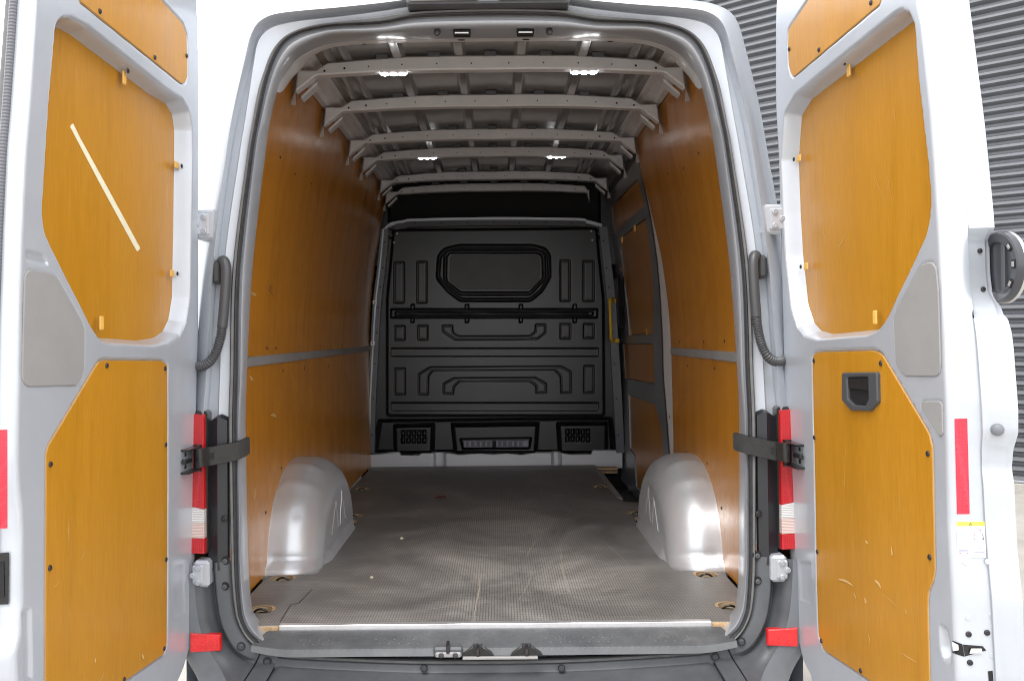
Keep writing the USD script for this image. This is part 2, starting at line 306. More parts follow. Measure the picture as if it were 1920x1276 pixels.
# ---------------------------------------------------------------- setting: ground and the corrugated building behind
H = 1.52                                   # camera height; FL is the van's load floor
FL = 0.62
gm = mat(stage, LK + 'pale_concrete', {'g': ('geometry', {}), 'n': ('noise_texture', {'scale': 1.3, 'detail': 9.0, 'roughness': 0.7}), 'n2': ('noise_texture', {'scale': 160.0, 'detail': 2.0}),
    'r': ('rgb_ramp', {'ramp': [(0.3, (0.30, 0.28, 0.25)), (0.7, (0.44, 0.415, 0.375))]}), 'r2': ('rgb_ramp', {'ramp': [(0.3, (0.75,) * 3), (0.7, (1.1,) * 3)]}), 'm': ('mix', {'mix_type': 'multiply', 'fac': 1.0}),
    'p': ('principled_bsdf', {'roughness': 0.85}), 'b': ('bump', {'strength': 0.4, 'distance': 0.003})},
    [('g.position', 'n.vector'), ('g.position', 'n2.vector'), ('n.fac', 'r.fac'), ('n2.fac', 'r2.fac'), ('r.color', 'm.color1'), ('r2.color', 'm.color2'), ('m.color', 'p.base_color'), ('n2.fac', 'b.height'), ('b.normal', 'p.normal')], surface='p.BSDF')
gv = np.array([[-80, -80, 0], [80, -80, 0], [80, 80, 0], [-80, 80, 0]], float)
obj('ground', (gv, np.array([[0, 1, 2, 3]])), gm, smooth=False, kind='structure')

wd = np.array([-0.749, 0.663, 0.0]); wn = np.array([-0.663, -0.749, 0.0]); w0 = np.array([4.83, 5.50, 0.0])
shed = thing('metal_building', label='large shed clad in grey horizontally corrugated metal, standing behind the van', category='building')
pitch = 0.088; zs = np.arange(0.12, 9.0, pitch / 8); ph = ((zs - 0.12) / pitch) % 1
prof = 0.034 * np.clip(1.5 * np.sin(2 * np.pi * ph), -1, 1)
for k, (a, b) in enumerate(((-4.5, 0.62), (0.62, 3.7), (3.7, 7.0), (7.0, 8.3))):
    off = 0.0008 * (k % 2)
    A = w0 + wd * a + np.outer(prof + off, wn) + np.outer(zs, [0, 0, 1]); Bq = w0 + wd * (b + 0.03) + np.outer(prof + off, wn) + np.outer(zs, [0, 0, 1])
    obj('cladding_sheet', loft([A, Bq]), plain('cladding_paint_%d' % k, np.array((0.165, 0.171, 0.183)) * (1 + 0.02 * (k % 2)), 0.42, 0.2, 0, 3, 0.08), shed, smooth=70)
def wbox(a, b, z0, z1, t0, t1):
    v, f = boxm([a, t0, z0], [b, t1, z1], 0.008); return orient(v, w0, wd, wn, [0, 0, 1]), f
obj('plinth', wbox(-4.5, 8.3, -0.05, 0.10, -0.3, 0.05), gm, shed, smooth=False)
obj('base_flashing', wbox(-4.5, 8.3, 0.102, 0.128, -0.02, 0.045), plain('flashing_paint', (0.26, 0.27, 0.28), 0.45), shed, smooth=False)
obj('wall_core', wbox(-4.5, 8.3, 0.13, 9.0, -6.0, -0.06), 'trim', shed, smooth=False)

# ---------------------------------------------------------------- the van
van = thing('van', label='silver high-roof van with its rear doors wide open onto a plywood-lined load bay', category='van')

# --- rear opening: concentric contours of the right half, as seen, from the middle of the roof to the middle of the sill
YS = -0.10
C_SO = [(918, 17), (1045, 19), (1118, 28), (1200, 36.4), (1247, 42.3), (1282, 53), (1306, 68), (1324.6, 92), (1338.7, 127), (1350.5, 164.6), (1362, 223), (1374, 289), (1404, 497), (1413, 695), (1417, 800), (1417, 1021), (1415.7, 1086), (1412, 1130), (1406, 1156), (1393, 1182), (1376, 1201), (1354, 1213), (1332, 1220), (1300, 1227), (1100, 1240), (918, 1244)]
C_SI = [(918, 30), (1045, 31.5), (1118, 42), (1200, 44.5), (1238, 49), (1270.5, 57), (1294, 70.5), (1311, 93), (1325, 125), (1336, 162), (1350, 223), (1362, 289), (1389, 497), (1397, 695), (1401.5, 800), (1403, 1021), (1402, 1086), (1399, 1130), (1395, 1151), (1385, 1173), (1369, 1189), (1350, 1201), (1325, 1209), (1300, 1215), (1100, 1226), (918, 1230)]
C_FL = [(918, 48), (1045, 49), (1118, 56), (1200, 57), (1234, 63), (1262, 73), (1284, 86), (1301, 106), (1316, 134), (1328, 170), (1343, 226), (1356, 289), (1380, 497), (1389, 695), (1396, 800), (1398, 1021), (1396, 1086), (1392, 1130), (1387, 1150), (1376, 1171), (1360, 1188), (1343, 1199), (1322, 1207), (1300, 1213), (1100, 1224), (918, 1228)]
C_FI = [(918, 72), (1045, 71), (1118, 71), (1200, 75), (1234, 82), (1260, 93), (1280, 107), (1294, 125), (1307, 143), (1316, 165), (1330, 222), (1341, 289), (1368, 497), (1382, 695), (1386, 800), (1386, 1021), (1384, 1086), (1380, 1130), (1373, 1146), (1364, 1156), (1350, 1165), (1340, 1172), (1320, 1180), (1300, 1182), (1100, 1192), (918, 1196)]
C_W1 = [(918, 6), (1045, 9), (1118, 18), (1200, 27), (1260, 32), (1300, 38), (1325, 46), (1341, 59), (1350.5, 77.6), (1357, 110), (1374, 210), (1388, 289), (1418, 480), (1431, 695), (1436, 800), (1440, 960)]
C_W2 = [(918, 3), (1045, 6), (1118, 15), (1200, 24), (1260, 29), (1303, 34), (1329, 42), (1345, 54), (1355, 75), (1363, 110), (1386, 200), (1405, 289), (1434, 489), (1450, 695), (1460, 800), (1464, 960)]
C_W3 = [(918, -9), (1045, -5), (1118, 2), (1200, 9), (1260, 13), (1310, 18), (1335, 26), (1352, 40), (1364, 65), (1373, 100), (1397, 200), (1413, 289), (1441, 489), (1457, 695), (1466, 800), (1470, 960)]
C_W4 = [(918, -30), (1045, -26), (1118, -19), (1200, -10), (1265, -3), (1322, 4), (1350, 12), (1368, 22), (1381, 38), (1393, 72), (1422, 190), (1440, 289), (1474, 489), (1490, 695), (1499, 800), (1503, 960)]
def half(C, y): return np.array([at_rear(px, py, y) for px, py in C])
def mirror(P): return np.vstack([P[::-1] * [-1, 1, 1], P])
def full(C, y, n=6):
    """Whole contour: down the left from the middle of the roof (open at the bottom), as left end .. top .. right end."""
    h = half(C, y); h[0, 0] = 0; s = spline(mirror(h)[[i for i in range(2 * len(h)) if i != len(h)]], n); return s
def fullc(C, y, n=6):
    h = half(C, y); h[0, 0] = 0; h[-1, 0] = 0; L = h[1:-1][::-1] * [-1, 1, 1]; return spline(np.vstack([h, L]), n, closed=True)
rW = [full(C_W4, YS + 0.16), full(C_W4, YS + 0.10)]
mid = (full(C_W4, YS + 0.05) * 0.72 + full(C_W3, YS + 0.05) * 0.28); rW.append(mid)
mid = (full(C_W4, YS + 0.0) * 0.3 + full(C_W3, YS + 0.0) * 0.7); rW.append(mid)
rW += [full(C_W3, YS - 0.02), full(C_W3, YS - 0.012) * 0.8 + full(C_W2, YS - 0.012) * 0.2, full(C_W2, YS + 0.030), full(C_W2, YS + 0.034) * 0.85 + full(C_W1, YS + 0.034) * 0.15,
       full(C_W1, YS + 0.032) * 0.88 + full(C_W2, YS + 0.032) * 0.12, full(C_W1, YS + 0.014), full(C_SO[:16], YS + 0.022)]
frame = obj('rear_frame', loft(rW), 'silver', van, smooth=40)
top = lambda P: P                                          # inner flange: seal line, bead, flange, then forward
fl = [fullc(C_SO, YS + 0.018), fullc(C_SI, YS + 0.014), fullc(C_SI, YS + 0.004) * 0.5 + fullc(C_FL, YS + 0.004) * 0.5, fullc(C_FL, YS + 0.012), fullc(C_FL, YS + 0.05) * 0.75 + fullc(C_FI, YS + 0.05) * 0.25, fullc(C_FI, YS + 0.15), ]
last = fullc(C_FI, YS + 0.17); last[:, 0] *= 1.012; last[:, 2] = FL + (last[:, 2] - FL) * 1.004; fl.append(last)
obj('opening_flange', loft(fl, True), 'silver', frame, smooth=40)
so, si = fullc(C_SO, YS - 0.004), fullc(C_SI, YS - 0.002)
seal = [fullc(C_SO, YS + 0.016), so, so * 0.75 + si * 0.25 + [0, -0.010, 0], so * 0.5 + si * 0.5 + [0, -0.007, 0]]
obj('door_seal', loft(seal, True), 'rubber_light', frame, smooth=60)
seal2 = [so * 0.5 + si * 0.5 + [0, -0.0072, 0], so * 0.3 + si * 0.7 + [0, -0.012, 0], so * 0.08 + si * 0.92 + [0, -0.008, 0], fullc(C_SI, YS + 0.02)]
obj('seal_lip', loft(seal2, True), 'rubber', frame, smooth=60)

# --- header underside and its fittings
hf = half(C_FI, YS + 0.15)[:10]; hf[0, 0] = 0; lip = spline(mirror(hf)[[i for i in range(20) if i != 10]], 5)
fwd = np.clip((lip[:, 2] - 2.25) / 0.12, 0.15, 1)[:, None]
HL = loft([lip + [0, -0.012, 0.008], lip + [0, -0.002, 0.0], lip + fwd * [0, 0.08, 0.015], lip + fwd * [0, 0.18, 0.055], lip + fwd * [0, 0.24, 0.10], lip + fwd * [0, 0.30, 0.15]])
hd = obj('roof_header', HL, 'silver_in', van, smooth=40); HV = HL[0]; HFc = np.vstack([HL[1][:, [0, 1, 2]], HL[1][:, [0, 2, 3]]])
def on_header(px, py, y=YS + 0.10): return at_rear(px, py, y)
nh = np.array([0, -0.85, -0.5]); nh /= np.linalg.norm(nh)
for px, py in ((866, 61), (985, 60)):                       # door lock pockets with their bright striker bars
    o = on_header(px, py, YS + 0.055); v, f = boxm([-0.027, -0.006, -0.010], [0.027, 0.02, 0.010], 0.003)
    obj('lock_pocket', (v + o, f), 'black', hd, smooth=False)
    o2 = o + [0, -0.010, -0.002]; obj('striker', tube([o2 + [-0.02, 0.012, -0.004], o2 + [-0.02, -0.004, -0.004], o2 + [0.02, -0.004, -0.004], o2 + [0.02, 0.012, -0.004]], 0.0032), 'chrome', hd)
for px, py in ((820, 60), (1030, 58.5)):
    o = on_header(px, py, YS + 0.05); obj('rubber_buffer', button(o, nh, 0.011, 0.03, [(1.0, 0), (0.95, 0.4), (0.7, 0.55), (0.6, 0.95), (0.35, 1.05), (0, 1.05)]), 'rubber', hd)
o = on_header(912, 39.5, YS + 0.022); v, f = boxm([-0.030, -0.006, -0.007], [0.030, 0.02, 0.007], 0.005); obj('lamp_recess', (v + o, f), 'steel', hd)
for px, py, w_ in ((810, 80, .014), (1015, 78, .014), (865, 75, .013), (865, 82, .012), (986, 74, .013), (986, 81, .012), (683, 83, .008), (1144, 78, .010)):
    o, nn = ray_mesh(CAM, ray(px, py), HV, HFc); obj('drain_hole', button(o, nn, w_, 0.0012, [(0, 1), (0.9, 1), (1, 0)]), 'black', hd)
# third brake light on the roof edge
b0, b1 = at_rear(757, 11, YS - 0.02), at_rear(1070, 8, YS - 0.02); zb = (b0[2] + b1[2]) / 2
ob = obj('brake_light', boxm([-0.245, YS - 0.045 + LEAN, zb - 0.010], [0.245, YS + 0.06, zb + 0.012], 0.005), 'trim', van)
obj('lens', boxm([-0.235, YS - 0.052 + LEAN, zb - 0.004], [-0.03, YS - 0.03, zb + 0.008], 0.003), 'greycap', ob); obj('lens', boxm([0.03, YS - 0.052 + LEAN, zb - 0.004], [0.235, YS - 0.03, zb + 0.008], 0.003), 'greycap', ob)

# --- outer body shell, forward of the rear frame (roof, sides, front wall, underside): closes the van
ring = full(C_W4, YS + 0.16); ring = np.vstack([ring[:1] * [1, 1, 0] + [0, 0, 0.35], ring, ring[-1:] * [1, 1, 0] + [0, 0, 0.35]])
shell = [ring + [0, d, 0] for d in (0, 0.4, 1.5, 3.9, 5.0)]; shell[1] *= [1.01, 1, 1]; shell[2] *= [1.025, 1, 1]; shell[3] *= [1.025, 1, 1]; shell[4] *= [1.0, 1, 0.98]
mb = MB(); mb.add(*loft(shell, False)); c = shell[-1].mean(0); mb.add(*loft([shell[-1], np.repeat(c[None], len(ring), 0)]))
und = np.array([[-1, 0.0, 0.36], [1, 0.0, 0.36], [1, 5, 0.36], [-1, 5, 0.36]]); mb.add(und, [[0, 1, 2, 3]])
obj('body_shell', mb, 'silver', van, smooth=40)

# ---------------------------------------------------------------- load bay: plywood linings
PROF = spline([(0.865, FL - 0.02), (0.868, 1.00), (0.868, 1.40), (0.862, 1.62), (0.840, 1.86), (0.806, 2.10), (0.772, 2.30), (0.752, 2.42), (0.740, 2.54)], 6)   # (|x|, z) of the lining's face
def prof_x(z): return np.interp(z, PROF[:, 1], PROF[:, 0])
JOINT = 1.430
def lining(sx, z0, z1, front, y0=0.02, name='plywood_lining', cut=None, **t):
    zs = np.linspace(z0, z1, 22) if z1 > 1.5 else np.array([z0, (z0 + z1) / 2, z1])
    mb = MB(); fr = np.vectorize(front); Y = fr(zs)
    A = np.c_[sx * prof_x(zs), y0 + 0.5 * np.clip((zs - 2.30) / 0.2, 0, 1), zs]; B = np.c_[sx * prof_x(zs), Y, zs]; o = np.array([sx * 0.012, 0, 0])
    mb.add(*loft([A + o, A, A * 0.5 + B * 0.5, B, B + o])); mb.add(*loft([np.c_[A[:1], ].repeat(1, 0), B[:1]])) if False else None
    for k in (0, -1): mb.add(np.array([A[k], B[k], B[k] + o, A[k] + o]), [[0, 1, 2, 3]])
    return obj(name, mb, 'plylining', van, smooth=30, **t)
RF = lambda z: np.interp(z, [0.6, 1.0, 1.25, 1.5, 1.9, 2.25, 2.5], [1.56, 1.56, 1.58, 1.60, 1.66, 1.78, 1.86])     # the right lining stops at the sliding door
LF = lambda z: 3.37
lin = {}
lin['LU'] = lining(-1, JOINT + 0.016, 2.53, LF); lin['LL'] = lining(-1, FL + 0.001, JOINT - 0.016, LF)
lin['RU'] = lining(1, JOINT + 0.016, 2.53, RF); lin['RL'] = lining(1, FL + 0.001, JOINT - 0.016, RF)
for sx, y1 in ((-1, 3.37), (1, 1.585)):
    obj('joint_strip', boxm([sx * 0.862, 0.02, JOINT - 0.018], [sx * 0.872, y1, JOINT + 0.018], 0.003), 'greycap', van, smooth=False)
# screws along the linings
def lining_hit(px, py, sx):
    x = sx * 0.865
    for _ in range(6): p = at_x(px, py, x); x = sx * prof_x(p[2])
    return p
scr = [(500, 652, -1, 'LU'), (517, 652, -1, 'LU'), (525, 295, -1, 'LU'), (553, 326, -1, 'LU'), (583, 344, -1, 'LU'), (600, 648, -1, 'LU'), (640, 646, -1, 'LU'), (530, 694, -1, 'LL'), (570, 690, -1, 'LL'), (616, 686, -1, 'LL'), (498, 960, -1, 'LL'), (527, 877, -1, 'LL'), (584, 862, -1, 'LL'),
       (1310, 287, 1, 'RU'), (1282, 315, 1, 'RU'), (1252, 325, 1, 'RU'), (1359, 639, 1, 'RU'), (1320, 640, 1, 'RU'), (1275, 640, 1, 'RU'), (1340, 690, 1, 'RL'), (1290, 685, 1, 'RL'), (1353, 952, 1, 'RL'), (1326, 868, 1, 'RL'), (1287, 847, 1, 'RL'), (1256, 781, 1, 'RL')]
for px, py, sx, k in scr:
    p = lining_hit(px, py, sx); obj('screw', button(p + [-sx * 0.0005, 0, 0], [-sx, 0, 0], 0.006, 0.0025, seg=10), 'screw', lin[k])
# the dark gouge and pale scuffs on the left lining
for pts, w_ in ((((503, 541), (508, 548), (512, 556)), .006), (((506, 536), (509, 541)), .01)):
    P = spline([lining_hit(a, b, -1) for a, b in pts], 5); obj('gouge_mark', strip(P, w_, [1, 0, 0]), 'leaf', lin['LU'])
for pts, k, w_ in ((((470, 548), (476, 552), (480, 553)), 'LU', .012), (((505, 775), (513, 778), (518, 781)), 'LL', .012), (((477, 915), (478, 925), (476, 935)), 'LL', .02), (((468, 705), (474, 712)), 'LL', .014)):
    P = spline([lining_hit(a, b, -1) for a, b in pts], 5); obj('scuff_mark', strip(P, w_, [1, 0, 0]), 'scuff', lin[k])

# ---------------------------------------------------------------- load floor
fp = lambda px, py: at_z(px, py, FL)[:2]
yb = at_z(930, 1168, FL)[1]                       # rear edge of the floor board
step = [fp(1121, 880), fp(1162, 934), fp(1172, 940), fp(1200, 941)]
Bd = [(-0.855, 3.34), (-0.855, 0.10), (-0.80, -0.02), (-0.70, yb), (0.70, yb), (0.80, -0.02), (0.855, 0.10), (0.855, step[3][1] - 0.02), tuple(step[3]), tuple(step[2]), tuple(step[1]), (step[0][0] + 0.003, 3.34)]
board = Polygon(Bd).buffer(0)
eyes = [(530, 1084, 1), (489, 1143, 1), (679, 916, 1), (662, 967, 1), (1324, 1077, -1), (1368, 1136, -1), (1126, 912, -1), (1193, 961, -1)]
cuts = []
for px, py, s in eyes:
    c = fp(px, py); c = np.array([np.clip(c[0], -0.815, 0.815), c[1]])
    q = sbox(c[0] - 0.036, c[1] - 0.026, c[0] + 0.036, c[1] + 0.008).union(Point(c[0], c[1] + 0.006).buffer(0.036)).buffer(-0.010).buffer(0.010); cuts.append((c, q))
board = board.difference(unary_union([q for _, q in cuts]))
archcut = [sbox(-0.87, 0.585, -0.672, 1.59).buffer(-0.03).buffer(0.03), sbox(0.672, 0.585, 0.87, 1.59).buffer(-0.03).buffer(0.03)]
board = board.difference(unary_union(archcut)).buffer(0)
board = max(getattr(board, 'geoms', [board]), key=lambda g: g.area)
floor = obj('floor_board', slab2(board, lambda p, w: np.c_[p, w], FL, FL - 0.018, 0.0015), 'floor', van, smooth=False)
obj('subfloor', slab2(Polygon(Bd).buffer(0).intersection(sbox(-1, 0.06, 1, 4)).buffer(-0.004), lambda p, w: np.c_[p, w], FL - 0.046, FL - 0.10), 'silver_in', van, smooth=False)
for c, q in cuts:                                  # raw ply rim of each cut-out, and the lashing eye in it
    rim = q.exterior; w = 0.004
    far = q.buffer(0.010).difference(q).intersection(sbox(c[0] - 0.1, c[1] - 0.005, c[0] + 0.1, c[1] + 0.1))
    mb = MB()
    for g in getattr(far, 'geoms', [far]):
        if g.geom_type == 'Polygon': mb.tm(type('o', (), dict(zip(('vertices', 'faces'), (lambda m: (np.array(m.vertices) + [0, 0, FL + 0.0002], np.array(m.faces)))(trimesh.creation.extrude_polygon(g, 0.0012, engine='earcut')))))())
    obj('raw_ply_rim', mb, 'rawply', floor, smooth=False)
    obj('eye_pan', boxm([c[0] - 0.05, c[1] - 0.035, FL - 0.044], [c[0] + 0.05, c[1] + 0.055, FL - 0.030]), 'black', floor, smooth=False)
    a = np.linspace(-0.25, np.pi + 0.25, 13); P = np.c_[c[0] + 0.026 * np.cos(a), c[1] + 0.004 - 0.006 * np.sin(a), FL - 0.020 + 0.024 * np.sin(a)]
    obj('lashing_eye', tube(P, 0.0040, 8), 'steel', floor, smooth=60)
    obj('eye_bracket', boxm([c[0] - 0.034, c[1] - 0.008, FL - 0.030], [c[0] + 0.034, c[1] + 0.014, FL - 0.012], 0.004), 'steel', floor, smooth=False)
z_tr = FL + 0.003
xa, xb = at_z(525, 1171, FL)[0], at_z(1333, 1164, FL)[0]
obj('edge_trim', boxm([xa, yb - 0.010, FL - 0.020], [xb, yb + 0.016, z_tr], 0.002), 'alu', floor, smooth=False)
for x0, x1 in ((-0.80, xa - 0.003), (xb + 0.003, 0.80)): obj('raw_ply_edge', boxm([x0 if x0 > 0 else -0.735, yb - 0.004, FL - 0.024], [x1 if x1 < 0 else 0.735, yb + 0.02, FL - 0.004], 0.001), 'rawply', floor, smooth=False)
# aluminium trim and dark step well by the sliding door
p0, p1 = np.array([*step[0], FL]), np.array([*step[1], FL]); P = np.array([p0 + (p1 - p0) * t for t in (0, 1)])
tr = p1 - p0; tr /= np.linalg.norm(tr); sd_ = np.array([tr[1], -tr[0], 0]); 
v, f = boxm([0, -0.016, -0.02], [np.linalg.norm(p1 - p0), 0.016, 0.004], 0.002); obj('step_trim', (orient(v, p0, tr, sd_, [0, 0, 1]), f), 'greycap', floor, smooth=False)
sw = MB(); sw.add(*boxm([0.60, 1.60, FL - 0.17], [0.97, 3.20, FL - 0.15]))
for k in range(14): sw.add(*boxm([0.63 + 0.024 * k, 1.70, FL - 0.152], [0.641 + 0.024 * k, 2.95, FL - 0.146]))
stepo = obj('step_well', sw, 'blacktrim', van, smooth=False)
a3 = [*step[0], 0]; obj('step_riser', boxm([step[0][0] - 0.02, 2.0, FL - 0.16], [step[0][0] + 0.004, 3.30, FL - 0.02]), 'blacktrim', stepo, smooth=False)
for py_, dz in ((878, 0.0), (884.5, -0.035)):
    o = at_y(1140, py_, 3.18); obj('wood_batten', boxm([o[0] - 0.075, 3.18, o[2] - 0.010], [o[0] + 0.065, 3.24, o[2] + 0.006], 0.002), 'rawply', van, smooth=False)
# scratches, and the joint lines of the smooth corner plates at the back
for pts, w_ in ((((1052, 1030), (1054, 1062), (1062, 1088), (1069, 1115)), .010), (((897, 1072), (899, 1100), (893, 1130), (888, 1165)), .009), (((1008, 900), (1014, 920), (1020, 936)), .008), (((1062, 966), (1068, 960), (1073, 955)), .009), (((721, 918), (728, 930), (740, 936)), .007), (((1005, 1012), (995, 1028), (988, 1042)), .008), (((968, 1170 - 40), (990, 1095), (1000, 1060)), .004), (((1110, 1000), (1150, 1030), (1180, 1060)), .005), (((760, 1150), (850, 1135), (930, 1128)), .006)):
    P = spline([at_z(a, b, FL) for a, b in pts], 6); P += np.c_[RNG.normal(0, .0015, (len(P), 2)), np.zeros(len(P))]; obj('scratch_mark', strip(P, w_ * 0.55, [0, 0, 1]), 'scratch', floor)
for pts in (((585, 1104), (560, 1130), (545, 1133), (525, 1165)),):
    P = np.array([at_z(a, b, FL) for a, b in pts]); obj('plate_joint', strip(np.repeat(P, 3, 0) + np.arange(12)[:, None] * 1e-5, .004, [0, 0, 1], 0.0004), 'black', floor)

# ---------------------------------------------------------------- wheel arches
def arch(sx):
    yc, hl, hh = 1.085, 0.490, 0.373
    a = np.linspace(0, np.pi, 61); e = 2 / 2.2
    cy, cz = np.sign(np.cos(a)) * np.abs(np.cos(a)) ** e, np.abs(np.sin(a)) ** e
    def curve(x, shrink):
        L, hgt = hl - shrink, hh - shrink * 1.05
        base = 1 + 0.055 * sm((0.18 - cz) / 0.06) * (1 if shrink < 0.16 else 0)          # the flared foot
        return np.c_[np.full(len(a), sx * x), yc - cy * L * base, FL - 0.03 + cz * (hgt + 0.03)]
    rings = []; X0 = 0.875
    cols = [(X0, 0, 0)] + [(x, 0.002, 1) for x in np.linspace(0.866, 0.812, 8)]
    for th in np.linspace(0, np.pi / 2, 19)[1:]: cols.append((0.810 - 0.136 * math.sin(th), 0.002 + 0.135 * (1 - math.cos(th)), 1))
    for sh in (0.145, 0.16, 0.18, 0.21, 0.26, 0.32): cols.append((0.674, sh, 0))
    for x, sh, w in cols:
        r = curve(x, sh); n = np.c_[np.zeros(len(a)), -cy, cz]; n /= np.linalg.norm(n, axis=1, keepdims=True)
        ridge = 0.010 * np.exp(-((a - 0.98) / 0.055) ** 2) + 0.008 * np.exp(-((a - 1.32) / 0.05) ** 2) - 0.010 * np.exp(-((a - 0.17) / 0.035) ** 2) + 0.006 * np.exp(-((a - 0.11) / 0.03) ** 2) + 0.008 * np.exp(-((a - 2.1) / 0.06) ** 2)
        fade = w * float(sm((0.868 - x) / 0.03) * sm((x - 0.685) / 0.05))
        dent = 0.004 * np.exp(-((a - 0.62) / 0.07) ** 2) * math.exp(-((x - 0.77) / 0.025) ** 2) * (sx < 0)
        rings.append(r + n * (ridge * fade - dent)[:, None])
    last = rings[-1].copy(); flat = np.c_[np.full(len(a), sx * 0.674), np.full(len(a), yc), np.full(len(a), FL + 0.02)]; rings.append(flat * 0.6 + last * 0.4)
    for r in rings: r[:, 1] += 0.0
    ar = obj('wheel_arch', loft(rings), 'arch', van, smooth=50)
    # pressed triangles on the inner face, and the foot flange
    for tri in (((0.90, .08), (1.00, .20), (1.05, .08)), ((1.09, .08), (1.14, .22), (1.22, .09))):
        for p, q in zip(tri[:-1], tri[1:]):
            obj('pressed_ridge', tube([[sx * 0.6745, p[0], FL + p[1]], [sx * 0.6742, (p[0] + q[0]) / 2, FL + (p[1] + q[1]) / 2], [sx * 0.6745, q[0], FL + q[1]]], 0.0022, 6), 'arch', ar, smooth=60)
    yy_ = np.linspace(0.68, 1.50, 40); tp_ = sm((yy_ - 0.68) / 0.12) * sm((1.50 - yy_) / 0.12)
    obj('foot_flange', loft([np.c_[sx * (0.690 - 0.014 * tp_), yy_, FL + 0.045 * tp_ + 0.006], np.c_[sx * (0.688 - 0.020 * tp_), yy_, FL + 0.020 * tp_ + 0.004], np.c_[sx * (0.686 - 0.030 * tp_), yy_, np.full(40, FL + 0.005)], np.c_[sx * (0.686 - 0.030 * tp_), yy_, np.full(40, FL - 0.01)]]), 'arch', ar, smooth=60)
for sx in (-1, 1): arch(sx)

# ---------------------------------------------------------------- roof skin, ribs and lamps
def roof_z(x): x = np.abs(x); return np.interp(x, [0, .3, .55, .64, .69, .73, .78], [2.585, 2.578, 2.565, 2.558, 2.552, 2.542, 2.52])
xs = np.linspace(-0.78, 0.78, 261)
def beads(x):
    z = 0
    for c in (-.345, -.115, .115, .345): z = z + 0.020 * (sm((x - c + 0.026) / 0.012) - sm((x - c - 0.014) / 0.012))
    for c in (-.60, -.54, .54, .60): z = z + 0.016 * (sm((x - c + 0.018) / 0.012) - sm((x - c - 0.006) / 0.012))
    return z
ridge = np.c_[xs, np.zeros(261), roof_z(xs) - beads(xs)]
obj('roof_skin', loft([ridge + [0, y, 0] for y in (0.24, 0.6, 1.2, 1.9, 2.6, 3.3)]), 'roof', van, smooth=25)

D1 = 0.55
up_px = [(918, 103.5), (840, 104), (760, 106), (690, 111), (640, 115.5), (621, 116.7), (613, 118), (604, 124), (594, 131), (588, 132), (557.5, 131.5)]
dn_px = [(553.5, 171.5), (590, 143), (596, 140.8), (640, 138.2), (700, 134.5), (760, 132), (840, 130.3), (918, 130)]
H0 = [at_y(a, b, D1) for a, b in up_px + dn_px]; HALF = np.array([(p[0], p[2]) for p in H0]); HALF[0, 0] = HALF[-1, 0] = 0
ribs = [(0.55, 0.0), (1.095, 0.0), (1.75, 0.0), (2.195, 0.0), (2.94, 0.0), (3.22, -0.030)]
NOTCH = [(-0.30), (-0.155), 0.0, 0.155, 0.30]
rib_prims = []
for k, (y, dz) in enumerate(ribs):
    hp = HALF.copy(); hp[:, 1] += dz
    R = hp[::-1] * [-1, 1]
    if k == 5: R = R.copy(); R[:, 0] = np.minimum(R[:, 0], 0.62 + (R[:, 0] - 0.72) * 0.2 + 0.02) if True else R
    poly = Polygon(np.vstack([hp, R])).buffer(0)
    rb = obj('roof_rib', slab2(poly, lambda p, w: np.c_[p[:, 0], w, p[:, 1]], y, y + 0.045, 0.005), 'silver_in', van, smooth=False)
    rib_prims.append(rb)
    zt = lambda x: np.interp(abs(x), -HALF[:6, 0][::1], HALF[:6, 1]) + dz
    zb_ = lambda x: np.interp(abs(x), -HALF[::-1][:6, 0], HALF[::-1][:6, 1]) + dz
    for x in NOTCH:                                  # dark adhesive pads between rib and skin
        x = x * (1.35 if k < 2 else 1.3)
        obj('adhesive_pad', boxm([x - 0.024, y - 0.003, zt(x) - 0.005], [x + 0.024, y + 0.04, zt(x) + 0.018], 0.004), 'trim', rb, smooth=False)
    for x in (-0.62, -0.545, -0.455, -0.33, -0.20, -0.07, 0.07, 0.20, 0.33, 0.455, 0.545, 0.62):
        if k == 5 and x > 0.6: continue
        zc = (zt(x) + zb_(x)) / 2 - (0.004 if abs(x) < 0.6 else 0.01); rr = 0.0045 if abs(x) in (0.545, 0.62) else 0.003
        obj('rib_hole', button([x, y - 0.0004, zc], [0, -1, 0], rr, 0.0008, [(0, 1), (1, 1), (1, 0)], 8), 'black', rb)
    for sx in (-1, 1):                               # folded end flange and pointed foot, the lower rail of the gusset
        if k == 5 and sx > 0: continue
        tip = HALF[11] * [-sx, 1] + [0, dz]; tpo = HALF[10] * [-sx, 1] + [0, dz]
        e = np.array([[tpo[0], y, tpo[1]], [tip[0], y, tip[1]], [tip[0] - sx * .002, y + .004, tip[1] - 0.052], [tip[0] + sx * .022, y + 0.02, tip[1] - 0.046], [tip[0] + sx * .012, y + .06, tip[1] + 0.01], [tpo[0] + sx * .015, y + .06, tpo[1]]])
        mb = MB(); mb.add(e, [[0, 1, 4], [0, 4, 5], [1, 2, 3], [1, 3, 4]]); obj('end_flange', mb, 'silver_in', rb, smooth=False)
        kn = HALF[12] * [-sx, 1] + [0, dz]; d = kn - tip
        mbx = MB(); q = [(tip[0] - sx * .012, y + .05, tip[1] - .004), (kn[0], y + .05, kn[1] - .006)]; q2 = [(p[0], p[1] + .05, p[2] - .012) for p in q]; mbx.add(*loft([q, [(p[0], p[1], p[2] - .012) for p in q], q2])); obj('gusset_rail', mbx, 'silver_in', rb, smooth=False)
